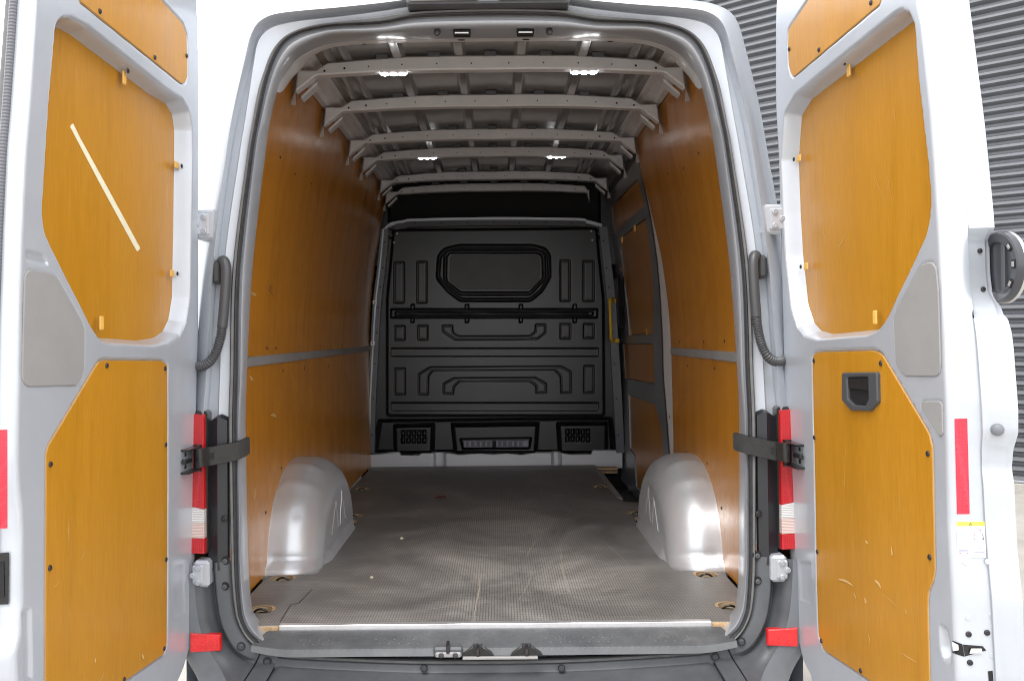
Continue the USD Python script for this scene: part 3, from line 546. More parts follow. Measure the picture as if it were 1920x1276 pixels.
# side rails of the roof between the ribs
for sx in (-1, 1):
    y1 = 3.3 if sx < 0 else 2.4
    pr = [(0.625, 2.565), (0.66, 2.552), (0.668, 2.535), (0.70, 2.532), (0.715, 2.520), (0.738, 2.518)]
    obj('roof_rail', loft([np.array([(sx * x, y, z) for x, z in pr]) for y in np.linspace(0.2, y1, 12)]), 'silver_in', van, smooth=20)
# lit LED lamps under the first and fourth rib
for px, py, k in ((738, 136, 0), (1095, 133, 0), (801, 294.5, 3), (1043, 292.5, 3)):
    y = ribs[k][0] + 0.018; c = at_y(px, py, y); mb = MB()
    obj_l = MB(); v, f = boxm([-0.050, -0.014, -0.006], [0.050, 0.014, 0.010], 0.004); obj_l.add(v + c, f)
    lp = obj('ceiling_lamp', obj_l, 'white', van, smooth=False)
    for dx in (-0.033, 0, 0.033):
        s_ = trimesh.creation.icosphere(2); obj('led_lens', (np.array(s_.vertices) * [0.0185, 0.013, 0.0095] + c + [dx, 0, -0.004], np.array(s_.faces)), 'lamp', lp, smooth=True)

# ---------------------------------------------------------------- bulkhead
YB = 3.40
def bk(P): return np.array([at_y(640 + a / 2.4545, 380 + b / 2.4545, YB)[[0, 2]] for a, b in P])
def bkrect(a, b, c, d): return [(a, b), (c, b), (c, d), (a, d)]
outl = Polygon(bk([(212, 108), (330, 92), (700, 86), (1090, 88), (1195, 100), (1205, 140), (1222, 330), (1240, 640), (1262, 900), (1275, 1150), (130, 1150), (140, 900), (165, 640), (180, 330), (200, 140)]))
feats = []                                            # (polygon, depth, wall width): positive depth goes away from the viewer
def feat(P, depth, width, r=0.012): feats.append((rounded(bk(P), r), depth, width))
feat([(205, 440), (205, 985), (1215, 985), (1212, 440), (1190, 240), (1180, 112), (235, 120), (225, 240)], -0.012, 0.02, 0.03)
feat([(432, 350), (440, 240), (470, 205), (540, 188), (880, 188), (945, 205), (966, 240), (968, 345), (930, 410), (875, 458), (545, 458), (485, 412)], 0.020, 0.022, 0.05)
feat([(445, 345), (452, 250), (480, 215), (540, 204), (875, 204), (935, 218), (955, 250), (958, 340), (922, 402), (870, 446), (550, 446), (495, 405)], -0.018, 0.014, 0.045)
feat([(468, 350), (470, 240), (490, 214), (915, 214), (942, 238), (944, 350), (872, 428), (545, 428), (475, 372)], 0.020, 0.012, 0.04)
feat([(478, 352), (480, 245), (498, 226), (908, 226), (930, 246), (932, 350), (868, 416), (548, 416), (484, 368)], -0.014, 0.012, 0.035)
PADS = [bkrect(237, 268, 293, 465), bkrect(343, 265, 398, 465), bkrect(1003, 260, 1057, 457), bkrect(1108, 262, 1168, 457), bkrect(240, 562, 297, 637), bkrect(347, 560, 402, 635), bkrect(1003, 552, 1060, 630), bkrect(1110, 552, 1168, 628), bkrect(240, 757, 298, 888), bkrect(1112, 745, 1168, 880),
        [(460, 560), (515, 560), (517, 595), (540, 610), (865, 608), (888, 590), (890, 555), (945, 555), (945, 600), (905, 632), (520, 635), (462, 595)],
        [(350, 888), (350, 785), (405, 752), (1015, 748), (1063, 775), (1063, 880), (1008, 880), (1005, 800), (980, 772), (425, 775), (405, 800), (403, 888)],
        [(465, 885), (465, 830), (515, 802), (895, 800), (948, 830), (948, 880), (893, 880), (892, 845), (865, 825), (548, 825), (522, 850), (520, 885)],
        bkrect(225, 665, 1188, 710), bkrect(225, 915, 1188, 960)]
for P in PADS: feat(P, 0.006, 0.012, 0.012)
for P in PADS[:13]:
    q = rounded(bk(P), 0.009).buffer(-0.010)
    if not q.is_empty: feats.append((max(getattr(q, 'geoms', [q]), key=lambda g: g.area), -0.004, 0.010))
feat(bkrect(226, 486, 1182, 532), 0.028, 0.010, 0.008)
feat(bkrect(246, 498, 1160, 522), -0.022, 0.008, 0.008)
feat(bkrect(262, 506, 1140, 514), 0.008, 0.005, 0.002)
for x in (328, 578, 826, 1074):
    for y in (478, 540): feat(bkrect(x - 9, y - 12, x + 9, y + 12), 0.014, 0.006, 0.003)
feat([(165, 995), (1250, 985), (1268, 1160), (140, 1160)], 0.085, 0.03, 0.02)
feat([(232, 1020), (430, 1015), (425, 1165), (235, 1165)], -0.060, 0.03, 0.012)
feat([(500, 1015), (915, 1010), (905, 1165), (515, 1165)], -0.075, 0.03, 0.012)
feat([(990, 1010), (1235, 1008), (1232, 1165), (1000, 1165)], -0.060, 0.03, 0.012)
feat([(543, 1084), (878, 1080), (868, 1134), (556, 1136)], 0.045, 0.010, 0.006)
feat(bkrect(1180, 120, 1215, 165), 0.012, 0.01, 0.004); feat(bkrect(200, 120, 238, 165), 0.012, 0.01, 0.004)
VENT = []
for gx0, gx1, gy0, gy1 in ((270, 392, 1046, 1110), (1030, 1150, 1040, 1104)):
    for i in range(5):
        for j in range(2):
            cx_, cy_ = gx0 + (gx1 - gx0) * (i + 0.5) / 5, gy0 + (gy1 - gy0) * (j + 0.5) / 2; VENT.append(bkrect(cx_ - 9, cy_ - 14, cx_ + 9, cy_ + 14)); feat(VENT[-1], 0.03, 0.006, 0.002)
def bulk_w(Q):
    w = np.zeros(len(Q))
    for p, dep, wid in feats:
        x0, y0, x1, y1 = p.bounds; m = (Q[:, 0] > x0) & (Q[:, 0] < x1) & (Q[:, 1] > y0) & (Q[:, 1] < y1)
        if m.any():
            d, _ = sdf(p, Q[m]); w[m] += recess(d, dep, wid)
    return w + 0.012 * sm((2.28 - Q[:, 1]) / 0.02) * 0 
Q, w, f = height_grid(outl, 0.0042, bulk_w)
bulk = obj('bulkhead', (np.c_[Q[:, 0], YB + w, Q[:, 1]], f), 'bulk', van, smooth=True)
wb = rounded(bk([(497, 352), (500, 250), (512, 238), (900, 238), (917, 250), (917, 358), (866, 402), (550, 402), (500, 366)]), 0.03)
obj('window_blank', slab2(wb, lambda p, w: np.c_[p[:, 0], w, p[:, 1]], YB - 0.006, YB + 0.02, 0.005), 'blank', bulk, smooth=False)
for k in range(14):
    o = at_y(640 + (270 + 66.5 * k) / 2.4545, 380 + (692 - 0.6 * k) / 2.4545, YB + 0.0); obj('rivet', button(o + [0, -0.0005, 0], [0, -1, 0], 0.004, 0.0015, seg=8), 'black', bulk)
for a, b in ((257, 141), (242, 183), (1150, 130), (1155, 172)):
    o = at_y(640 + a / 2.4545, 380 + b / 2.4545, YB - 0.013); obj('screw', button(o, [0, -1, 0], 0.006, 0.003, seg=8), 'chrome', bulk)
# pale storage strip with its ten cells and the black catch
c0, c1 = at_y(640 + 562 / 2.4545, 380 + 1112 / 2.4545, YB)[[0, 2]], at_y(640 + 862 / 2.4545, 380 + 1109 / 2.4545, YB)[[0, 2]]
zc = (c0[1] + c1[1]) / 2; wst = c1[0] - c0[0]
tray = obj('storage_strip', boxm([c0[0], YB + 0.02, zc - 0.024], [c1[0], YB + 0.06, zc + 0.024], 0.004), plain('strip_plastic', (0.27, 0.27, 0.31), 0.5), bulk, smooth=False)
for k in range(11):
    x = c0[0] + wst * (k + 0.75) / 12.2
    if k == 5: obj('catch', boxm([x - 0.013, YB + 0.008, zc - 0.022], [x + 0.013, YB + 0.03, zc + 0.022], 0.003), 'black', tray, smooth=False); continue
    obj('cell', boxm([x - 0.012, YB + 0.0165, zc - 0.017], [x + 0.012, YB + 0.03, zc + 0.017], 0.003), plain('cell_plastic', (0.13, 0.13, 0.15), 0.5) if k == 0 else '/World/Looks/cell_plastic' if False else MT.setdefault('cell', None) or UsdShade.Material.Get(stage, LK + 'cell_plastic'), tray, smooth=False)
# silver cross-member below the bulkhead, with two dark channels and a jagged upper edge
kz = [at_y(640 + a / 2.4545, 380 + b / 2.4545, YB + 0.01) for a, b in ((125, 1155), (175, 1155), (270, 1145), (272, 1160), (360, 1160), (370, 1150), (430, 1150), (500, 1150), (540, 1158), (640, 1150), (700, 1156), (760, 1150), (830, 1158), (880, 1148), (960, 1148), (1005, 1148), (1050, 1156), (1150, 1155), (1155, 1138), (1250, 1138), (1290, 1140))]
lo = [np.array([p[0], YB + 0.0, FL - 0.02]) for p in kz]; dip = [0, 0, 0, 0, 0, 0, 0.0, 0, 0, 0, 0, 0, 0, 0, 0, 0, 0, 0, 0, 0, 0]
xs_ = np.linspace(kz[0][0], kz[-1][0], 140); zt_ = np.interp(xs_, [p[0] for p in kz], [p[2] for p in kz])
ch = lambda x: 0.05 * (sm((x - (bk([(425, 1180)])[0, 0])) / 0.012) - sm((x - (bk([(478, 1180)])[0, 0] - 0.02)) / 0.03) + sm((x - (bk([(962, 1180)])[0, 0])) / 0.03) - sm((x - (bk([(1010, 1180)])[0, 0] - 0.01)) / 0.012))
yk = YB - 0.02 + np.array([ch(x) for x in xs_])
obj('bulkhead_sill', loft([np.c_[xs_, yk, np.full(140, FL - 0.03)], np.c_[xs_, yk, zt_], np.c_[xs_, yk + 0.04, zt_ + 0.004]]), plain('pale_silver_paint', (0.62, 0.63, 0.66), 0.45, 0.15), van, smooth=30)
# pale strut either side of the bulkhead, seam flanges with screws, the pale rail on top and the black board above it
for sx, pts, top in ((-1, [(195, 120), (178, 300), (160, 450), (148, 640), (135, 900), (128, 1150)], 0), (1, [(1210, 110), (1232, 300), (1248, 450), (1262, 640), (1278, 900), (1290, 1150)], 0)):
    P = np.array([at_y(640 + a / 2.4545, 380 + b / 2.4545, YB - 0.035) for a, b in pts]); P = spline(P, 5)
    o = np.array([-sx * 0.036, 0, 0]); fl_ = obj('side_flange', loft([P + [sx * 0.02, 0.0, 0], P, P + o, P + o + [0, 0.05, 0]]), plain('flange_primer' + ('_r' if sx > 0 else ''), (0.12, 0.125, 0.135), 0.4, 0.2), van, smooth=30)
    if sx < 0: obj('bright_edge', loft([P + [-0.006, -0.002, 0], P + [0.003, -0.002, 0], P + [0.003, 0.01, 0]]), 'silver', fl_, smooth=30)
    for k in range(2, len(P) - 1, 3): obj('flange_hole', button(P[k] + o * 0.5 + [0, -0.0006, 0], [0, -1, 0], 0.006, 0.001, [(0, 1), (1, 1), (1, 0)], 8), 'black', fl_)
    for q in ((154, 458), (144, 646)) if sx < 0 else ():
        c = at_y(640 + q[0] / 2.4545, 380 + q[1] / 2.4545, YB - 0.04); obj('clip', boxm(c - [0.014, 0.004, 0.014], c + [0.014, 0.004, 0.014], 0.002), 'white', fl_, smooth=False); obj('clip_hole', button(c + [0, -0.0045, 0], [0, -1, 0], 0.004, 0.001, [(0, 1), (1, 1), (1, 0)], 8), 'black', fl_)
tr_ = [(196, 122), (225, 95), (290, 82), (340, 76), (700, 69), (1080, 73), (1130, 82), (1200, 100)]; P = spline([at_y(640 + a / 2.4545, 380 + b / 2.4545, YB - 0.03) for a, b in tr_], 6)
rl = obj('top_rail', loft([P + [0, 0.05, 0.004], P + [0, 0, 0.004], P + [0, 0, -0.018], P + [0, 0.03, -0.020]]), 'silver', van, smooth=30)
P2 = P[8:-8]; obj('rail_flange', loft([P2 + [0, -0.004, -0.014], P2 + [0, -0.004, -0.052], P2 + [0, 0.03, -0.056]]), 'trim', rl, smooth=30)
for a in (340, 460, 580, 700, 820, 940, 1060):
    c = at_y(640 + a / 2.4545, 380 + 92 / 2.4545, YB - 0.036); obj('screw', button(c, [0, -1, 0], 0.005, 0.002, seg=8), 'black', rl)
obj('overhead_board', boxm([-0.86, 3.62, 2.20], [0.86, 3.66, 2.66]), 'black', van, smooth=False)
obj('overhead_shelf', boxm([-0.86, 3.40, 2.20], [0.86, 3.62, 2.22]), 'blacktrim', van, smooth=False)
obj('front_partition', boxm([-0.96, 3.56, 0.40], [0.96, 3.60, 2.26]), 'black', van, smooth=False)
for sx in (-1, 1): obj('side_filler', boxm([sx * 0.74, 3.42, 2.0], [sx * 0.97, 3.60, 2.70]), 'blacktrim', van, smooth=False)
# yellow grab handle on the right flange
hp_ = [at_y(a, b, YB - 0.05) for a, b in ((1154, 563), (1146, 561), (1142, 566), (1142.5, 600), (1144, 630), (1147, 638), (1155, 640))]
gh = obj('grab_handle', tube(spline(np.array(hp_) + np.array([[0, y, 0] for y in (0.02, -.02, -.05, -.06, -.05, -.02, 0.02)]), 5), 0.011, 10), 'yellow', van, smooth=60)
for q in ((1156, 564), (1157, 638)):
    c = at_y(*q, YB - 0.05); obj('handle_foot', boxm(c - [0.016, 0.008, 0.014], c + [0.016, 0.012, 0.014], 0.003), 'yellow', gh, smooth=False)

# ---------------------------------------------------------------- sliding side door on the right, closed, seen from inside
XS = 0.896
def sx_(P): return np.array([at_x(a, b, XS)[[1, 2]] for a, b in P])
plate = sbox(1.50, FL - 0.14, 3.66, 2.44)
lean_x = lambda z: prof_x(np.asarray(z, float)) - 0.868
def to_side(p, w): return np.c_[w + lean_x(p[:, 1]), p[:, 0], p[:, 1]]
wins = [[(1150, 387.6), (1200, 336), (1212, 384), (1155, 436)], [(1165.5, 448), (1213.8, 410), (1222.4, 463.5), (1229, 553), (1227.6, 625.5), (1182.8, 627), (1174, 536), (1167, 467)], [(1171.8, 644.7), (1229.4, 644.7), (1231.3, 718.8), (1175.3, 708)], [(1182, 740), (1233, 759), (1239, 786), (1246, 816.5), (1249, 885), (1215, 935), (1196.5, 910.6), (1193, 852), (1184.7, 840)]]
def side_poly(P):
    out = []
    for a, b in P:
        x = XS
        for _ in range(6): p = at_x(a, b, x); x = XS + float(lean_x(p[2]))
        out.append(p[1:])
    return Polygon(out).buffer(0)
holes = [side_poly(P) for P in wins]
def banded(poly, front, back, bevel=0.0):
    mb = MB(); z0, z1 = poly.bounds[1], poly.bounds[3]; n = max(1, int((z1 - z0) / 0.07)); zs = np.linspace(z0, z1, n + 1)
    for a, b in zip(zs[:-1], zs[1:]):
        q = poly.intersection(sbox(0, a, 9, b))
        for g in getattr(q, 'geoms', [q]):
            if g.geom_type == 'Polygon' and g.area > 1e-6: m_ = slab2(g, to_side, front, back, bevel); mb.add(*m_.get())
    return mb
body = plate.difference(unary_union([h.buffer(0.004) for h in holes]))
nx_, nz_ = 2, 2
sdoor = obj('sliding_door', banded(body, XS - 0.012, XS + 0.02), plain('side_door_paint', (0.20, 0.205, 0.215), 0.35, 0.3, 0.3), van, smooth=30)
obj('door_back', banded(plate, XS + 0.022, XS + 0.03), 'silver_in', sdoor, smooth=30)
for h in holes: obj('plywood_panel', banded(h, XS - 0.006, XS + 0.004), 'plydark', sdoor, smooth=False)
for a, b in ((1190, 428), (1166, 450), (1165, 502), (1184, 622), (1213, 622)):
    p = at_x(a, b, XS - 0.004 + float(lean_x(at_x(a, b, XS)[2]))); obj('panel_tab', boxm(p - [0.006, 0.016, 0.02], p + [0.006, 0.016, 0.02], 0.003), 'tab', sdoor, smooth=False)
for P, r in ((((1159, 525), (1173, 520), (1174, 612), (1161, 600)), 0.02),):
    obj('door_grip', slab2(side_poly(P).buffer(0.02).buffer(-0.01), to_side, XS - 0.05, XS - 0.012, 0.012), 'blacktrim', sdoor, smooth=30)
# pale pillar between the lining and the sliding door, and the black gutter beyond
zs = np.linspace(FL - 0.02, 2.40, 30); wz = np.interp(zs, [0.6, 1.0, 1.3, 1.6, 1.9, 2.1, 2.4], [0.03, 0.17, 0.27, 0.25, 0.16, 0.08, 0.02])
A = np.c_[prof_x(zs) + 0.006, RF(zs) - 0.01, zs]; Bp = np.c_[prof_x(zs) + 0.010, RF(zs) + wz, zs]
pil = obj('door_pillar', loft([A, Bp, Bp + [0.06, 0.01, 0]]), plain('pillar_paint', (0.78, 0.78, 0.79), 0.45), van, smooth=30)
E2 = Bp + [0.004, 0.012, 0]; obj('pillar_seal', tube(E2, 0.010, 8), 'rubber', pil, smooth=60)
obj('front_post', boxm([0.84, 3.60, FL - 0.1], [0.98, 3.64, 2.3]), 'blacktrim', van, smooth=False)

# ---------------------------------------------------------------- sill plate, bumper, tail lamps, hinges
zl = lambda py, y: at_y(930, py, y)[2]
zS1, zS2 = zl(1213, YS - 0.03), zl(1229, YS - 0.045)
xw = np.linspace(-0.735, 0.735, 60); ed = np.clip((np.abs(xw) - 0.60) / 0.13, 0, 1)
def sillrow(y, z, up=0.02, shr=0.0): return np.c_[xw * (0.985 - max(0, (y - YS) * 0.42)), np.full(60, y), z + up * ed ** 2]
yr = yb - 0.012
prof_s = [(yr, FL - 0.022, .0, .0), (yr - 0.002, FL - 0.012, .0, .0), (yr - 0.012, FL - 0.012, 0, .0), (YS - 0.022, zS1 + 0.003, .012, .005), (YS - 0.030, zS1 - 0.001, .014, .0), (YS - 0.040, zS2, .018, -.02), (YS - 0.02, zS2 - 0.005, .018, -.02)]
sillm = mat(stage, LK + 'sill_plastic', {'g': ('geometry', {}), 'v': ('voronoi_texture', {'scale': 55.0, 'randomness': 0.0, 'feature': 'f1'}), 'n': ('noise_texture', {'scale': 9.0, 'detail': 9.0, 'roughness': 0.7}),
    'r': ('rgb_ramp', {'ramp': [(0.3, (0.065, 0.070, 0.076)), (0.6, (0.100, 0.106, 0.112)), (0.78, (0.17, 0.168, 0.158))]}), 'p': ('principled_bsdf', {'roughness': 0.5}), 'rv': ('rgb_ramp', {'ramp': [(0.18, (1, 1, 1)), (0.30, (0, 0, 0))]}), 'b': ('bump', {'strength': 0.35, 'distance': 0.002})},
    [('g.position', 'v.vector'), ('g.position', 'n.vector'), ('n.fac', 'r.fac'), ('r.color', 'p.base_color'), ('v.distance', 'rv.fac'), ('rv.color', 'b.height'), ('b.normal', 'p.normal')], surface='p.BSDF')
sill = obj('sill_plate', loft([sillrow(*q) for q in prof_s]), sillm, van, smooth=30)
zt_s = lambda y: np.interp(y, [YS - 0.022, yr - 0.012], [zS1 + 0.003, FL - 0.012])
for i in range(46):                                   # raised grip studs on the tread
    for j in range(2):
        x = -0.66 + 1.32 * (i + 0.5 * j) / 46
        if -0.22 < x < 0.13 or abs(abs(x) - 0.42) < 0.05 or abs(abs(x) - 0.62) < 0.03: continue
        y = YS - 0.004 + 0.022 * j; obj('grip_stud', button([x, y, zt_s(y)], [0, -0.1, 1], 0.0055, 0.002, [(0, 1), (0.6, 1), (1, 0)], 8), sillm, sill)
# lock pockets in the sill
def sx_at(px): return at_y(px, 1215, YS - 0.03)[0]
a0, a1 = sx_at(813), sx_at(868); zc = zS2
pk = obj('latch_pocket', boxm([a0, YS - 0.045, zS2 - 0.004], [a1, YS - 0.0, zS1 + 0.006], 0.006), 'trim', sill, smooth=False)
obj('pocket_plate', boxm([a0 + 0.006, YS - 0.052, zS2 - 0.002], [a1 - 0.004, YS - 0.043, zS2 + 0.014], 0.004), 'greycap', sill, smooth=False)
for x in (a0 + 0.024, a1 - 0.022): obj('plate_bolt', button([x, YS - 0.053, zS2 + 0.006], [0, -1, 0.3], 0.008, 0.003), 'screw', sill)
c = np.array([(a0 + a1) / 2, YS - 0.050, zS2 + 0.012]); obj('striker_pin', tube([c, c + [0, 0.0, 0.02], c + [0, 0.02, 0.026]], 0.0055, 8), 'screw', sill)
for px in (896, 987):
    x = sx_at(px); P = Polygon([(x - .048, zS2 + .002), (x - .042, zS2 + .010), (x - .014, zS1 + .006), (x + .014, zS1 + .006), (x + .042, zS2 + .010), (x + .048, zS2 + .002)])
    obj('lock_opening', slab2(P, lambda p, w: np.c_[p[:, 0], w, p[:, 1]], YS - 0.050, YS + 0.0), 'steel', sill, smooth=False)
    obj('striker_pin', tube([[x, YS - 0.056, zS2 + 0.008], [x, YS - 0.056, zS2 + 0.022], [x, YS - 0.03, zS2 + 0.026]], 0.005, 8), 'screw', sill)
obj('wear_strip', boxm([sx_at(868), YS - 0.060, zS2 - 0.006], [sx_at(1008), YS - 0.046, zS2 + 0.002], 0.002), 'greycap', sill, smooth=False)

# bumper: one moulding that follows the lower part of the opening, its section changing from corner to middle
hs = half(C_SO, YS)[14:]; hs[-1, 0] = 0
path = spline(np.vstack([hs * [-1, 1, 1], hs[::-1][1:]]), 6); Np = len(path)
T = np.gradient(path, axis=0); T /= np.linalg.norm(T, axis=1, keepdims=True); NO = np.c_[T[:, 2], np.zeros(Np), -T[:, 0]]
NO *= np.sign((NO * (path - np.array([0, YS, 1.2]))).sum(1))[:, None]
side = sm((np.abs(NO[:, 0]) - 0.15) / 0.7)[:, None]       # 1 on the pillars, 0 along the bottom
topw = sm((path[:, 2] - (zl(1096, YS))) / 0.02)[:, None]
def brow(o_s, y_s, o_b, y_b): return path * [1, 0, 1] + NO * (o_s * side + o_b * (1 - side)) + np.array([0, 1, 0]) * ((YS + y_s) * side + (YS + y_b) * (1 - side))
sec = [(-.004, .02, -.004, .02), (.001, .004, .000, .000), (.012, -.004, .004, -.004), (.040, -.010, .016, -.006), (.046, -.007, .022, -.010), (.056, .020, .026, -.022), (.062, .022, .032, -.040), (.074, -.010, .040, -.120), (.080, -.022, .046, -.165), (.090, -.030, .058, -.195), (.100, -.032, .090, -.212), (.150, -.030, .20, -.216), (.185, -.005, .30, -.20), (.20, .05, .32, -.10), (.205, .6, .32, 0.3)]
rows = [brow(*q) for q in sec]
botz = lambda r: r
keep = path[:, 2] < at_y(1420, 1031, YS)[2]
i0, i1 = np.where(keep)[0][[0, -1]]
bump = obj('bumper', loft([r[i0:i1 + 1] for r in rows[:11]]), 'trim', van, smooth=35)
# painted-look lower faces of the corners and the long rear face share the bumper's plastic, lighter where it is smooth
obj('bumper_face', loft([r[i0:i1 + 1] for r in rows[10:]]), 'trimlight', bump, smooth=35)
lo = rows[11][i0:i1 + 1]
obj('bumper_foot', boxm([-0.70, YS - 0.10, 0.30], [0.70, 0.4, 0.42]), 'trim', bump, smooth=False)
ii = np.where(path[:, 2] > at_y(1420, 1031, YS)[2])[0]
for sx in (-1, 1):                                    # glossy black trim beside the tail lamp
    zt, zb_ = at_y(1420, 768, YS)[2], at_y(1420, 1030, YS)[2]; zz_ = np.array([zb_ - 0.045, zt - 0.03, zt - 0.008, zt]); wf = [1, 1, 0.97, 0.86]
    xin = half(C_SO, YS)[[14, 15]][:, 0].mean()
    rws = []
    for o, y in ((0.0, 0.012), (.001, -.006), (.022, -.014), (.028, -.016), (.047, -.002), (.062, .004), (.064, .05)):
        rws.append(np.array([(sx * (xin + 0.004 + o * k), YS + y + LEAN * (z - 0.52) + (0.02 if n == 3 else 0.0), z - 0.022 * max(0, (abs(o - .026) - .012) / .03) * (n >= 2)) for n, (z, k) in enumerate(zip(zz_, wf))]))
    tb = obj('lamp_surround', loft(rws), 'blacktrim', van, smooth=30)
    c = at_rear(1422 if sx > 0 else 421, 963 if sx > 0 else 972, YS - 0.012); obj('screw_plug', button(c, [0, -1, 0.1], 0.010, 0.006), 'steel', tb)
    # tail lamp
    x0 = xin + 0.068; x1 = xin + 0.205; y0 = YS - 0.030
    zr = [at_y(1460 if sx > 0 else 379, p - (0 if sx > 0 else -8), YS - 0.03)[2] for p in (768, 940, 944, 973, 976, 1002, 1005, 1031)]
    bezel = obj('tail_lamp', boxm([sx * (x0 - 0.004), YS + 0.0, zr[7] - 0.006], [sx * x1, YS + 0.08, zr[0] + 0.006], 0.006), 'steel', van, smooth=False)
    ff = lambda za, zb2, da, db: Polygon([(sx * x0, zb2 - db), (sx * x1, zb2 + db), (sx * x1, za + da), (sx * x0, za - da)])
    to = lambda p, w: np.c_[p[:, 0], w + LEAN * (p[:, 1] - 0.52) + 1.6 * np.maximum(0, np.abs(p[:, 0]) - x0 - 0.02) ** 2, p[:, 1]]
    for nm, za, zb2, m, da, db in (('brake_lens', zr[0], zr[1], 'redlens', 0.003, 0.012), ('reverse_lens', zr[1] - .0005, zr[3], 'clearlens', 0.012, 0), ('indicator_lens', zr[3] - .0005, zr[5], 'pinklens', 0, 0), ('fog_lens', zr[5] - .0005, zr[7], 'redlens', 0, 0)):
        obj(nm, slab2(ff(za, zb2, da, db), to, y0, y0 + 0.03, 0.0015), m, bezel, smooth=20)
    # red reflector on the bumper corner
    zr0, zr1 = at_y(930, 1183, YS - 0.035)[2], at_y(930, 1214, YS - 0.035)[2]
    j = np.array([k for k in range(i0, i1 + 1) if zr1 <= path[k, 2] <= zr0 and path[k, 0] * sx > 0])
    xr = np.abs(rows[9][j][:, 0]).mean() + 0.006
    pr = Polygon([(sx * xr, zr0 - .002), (sx * (xr + .09), zr0 + 0.003), (sx * (xr + .09), zr1 - 0.004), (sx * xr, zr1)])
    obj('reflector', slab2(pr, to, YS - 0.040, YS - 0.02, 0.003), 'reflector', bump, smooth=False)
    for px, py in ((1419, 1040), (1420, 1088)):
        c = at_rear(px if sx > 0 else 1842 - px, py + (0 if sx > 0 else 10), YS - 0.010); obj('plug_recess', button(c, [0, -1, 0], 0.013, 0.002, [(0, 1), (0.98, 1), (1, 0)]), 'black', bump); obj('screw_plug', button(c + [0.002 * sx, -0.001, -0.002], [0, -1, 0], 0.008, 0.004), 'trim', bump)
    for px, py in ((1390, 1202), (1341, 1230)):
        c = at_rear(px if sx > 0 else 1842 - px, py + (0 if sx > 0 else 9), YS - 0.012); obj('plug_recess', button(c, [0, -1, 0.05], 0.013, 0.0015, [(0, 1), (0.98, 1), (1, 0)]), 'blacktrim', bump); obj('screw_plug', button(c + [0, -0.001, 0], [0, -1, 0.05], 0.009, 0.006), 'trim', bump)
for px in (795, 1053):
    c = at_y(px, 1252, YS - 0.02); obj('screw_plug', button(c, [0, -1, 0.3], 0.011, 0.006), 'blacktrim', bump)
# panel gap where the corner moulding meets the middle of the bumper
for sx in (-1, 1):
    k = int(np.argmin(np.abs(path[:, 0] - sx * 0.70) + 10 * (path[:, 2] > 0.75))); P = np.array([r[k] for r in rows[2:11]]); obj('panel_gap', tube(P + [0, -0.0005, 0.0005], 0.0022, 6), 'black', bump)

# hinges on the rear corners
def hinge(px, py, name, zsz, w_in, w_out, yh):
    for sx, qx, qy in ((1, px, py), (-1, 1842 - px - (6 if py < 600 else 4), py + 10)):
        c = at_rear(qx, qy, yh)
        pl = obj(name, boxm([c[0] - sx * w_in, yh + 0.010, c[2] - zsz], [c[0] + sx * w_out, yh + 0.07, c[2] + zsz], 0.008), 'silver', van, smooth=False)
        obj('hinge_leaf', boxm([c[0] - sx * 0.014, yh, c[2] - zsz * 0.72], [c[0] + sx * w_out, yh + 0.014, c[2] + zsz * 0.72], 0.005), 'silver', pl, smooth=False)
        for dx, dz in ((0.0, 0.021), (0.0, -0.021), (0.022, 0.0)):
            obj('hinge_bolt', button(np.array([c[0] + sx * min(dx, w_out - 0.003), yh, c[2] + dz]), [0, -1, 0], 0.0095, 0.007), 'silver', pl)
hinge(1448, 412, 'upper_hinge', 0.046, 0.030, 0.030, YS + 0.006); hinge(1466, 1067, 'lower_hinge', 0.040, 0.030, 0.018, YS - 0.040)
obj_l = None
# cable conduits to the doors
for sx, pts in ((1, [(1424, 492), (1416, 478), (1412, 496), (1414, 540), (1418, 590), (1422, 620), (1428, 645), (1438, 666), (1450, 676), (1463, 677), (1474, 670)]), (-1, [(409, 499), (419, 488), (424, 506), (422, 550), (418, 600), (414, 630), (405, 660), (394, 677), (381, 685), (368, 685), (357, 678)])):
    dep = np.array([0.02, -0.01, -0.025, -0.03, -0.03, -0.03, -0.03, -0.03, -0.02, 0.00, 0.02]) + YS
    P = spline([at_rear(a, b, d) for (a, b), d in zip(pts, dep)], 14); s_ = np.r_[0, np.cumsum(np.linalg.norm(np.diff(P, axis=0), axis=1))]
    n = 420; tt = np.linspace(0, s_[-1], n); P = np.c_[tuple(np.interp(tt, s_, P[:, k]) for k in range(3))]
    zc_ = at_rear(1422, 594 if sx > 0 else 604, YS)[2]; cor = (P[:, 2] < zc_) | (tt > s_[-1] * 0.6)
    rad = np.where(cor, 0.0136 + 0.0016 * np.sin(tt / 0.0075 * 2 * np.pi), 0.0152)
    cd = obj('cable_conduit', tube(P, rad, 14), 'hose', van, smooth=30)
    c = at_rear(1428 if sx > 0 else 408, 500 if sx > 0 else 510, YS + 0.0); obj('grommet', boxm([c[0] - 0.016, c[1] - 0.012, c[2] - 0.036], [c[0] + 0.016, c[1] + 0.03, c[2] + 0.036], 0.010), 'hose', cd, smooth=False)

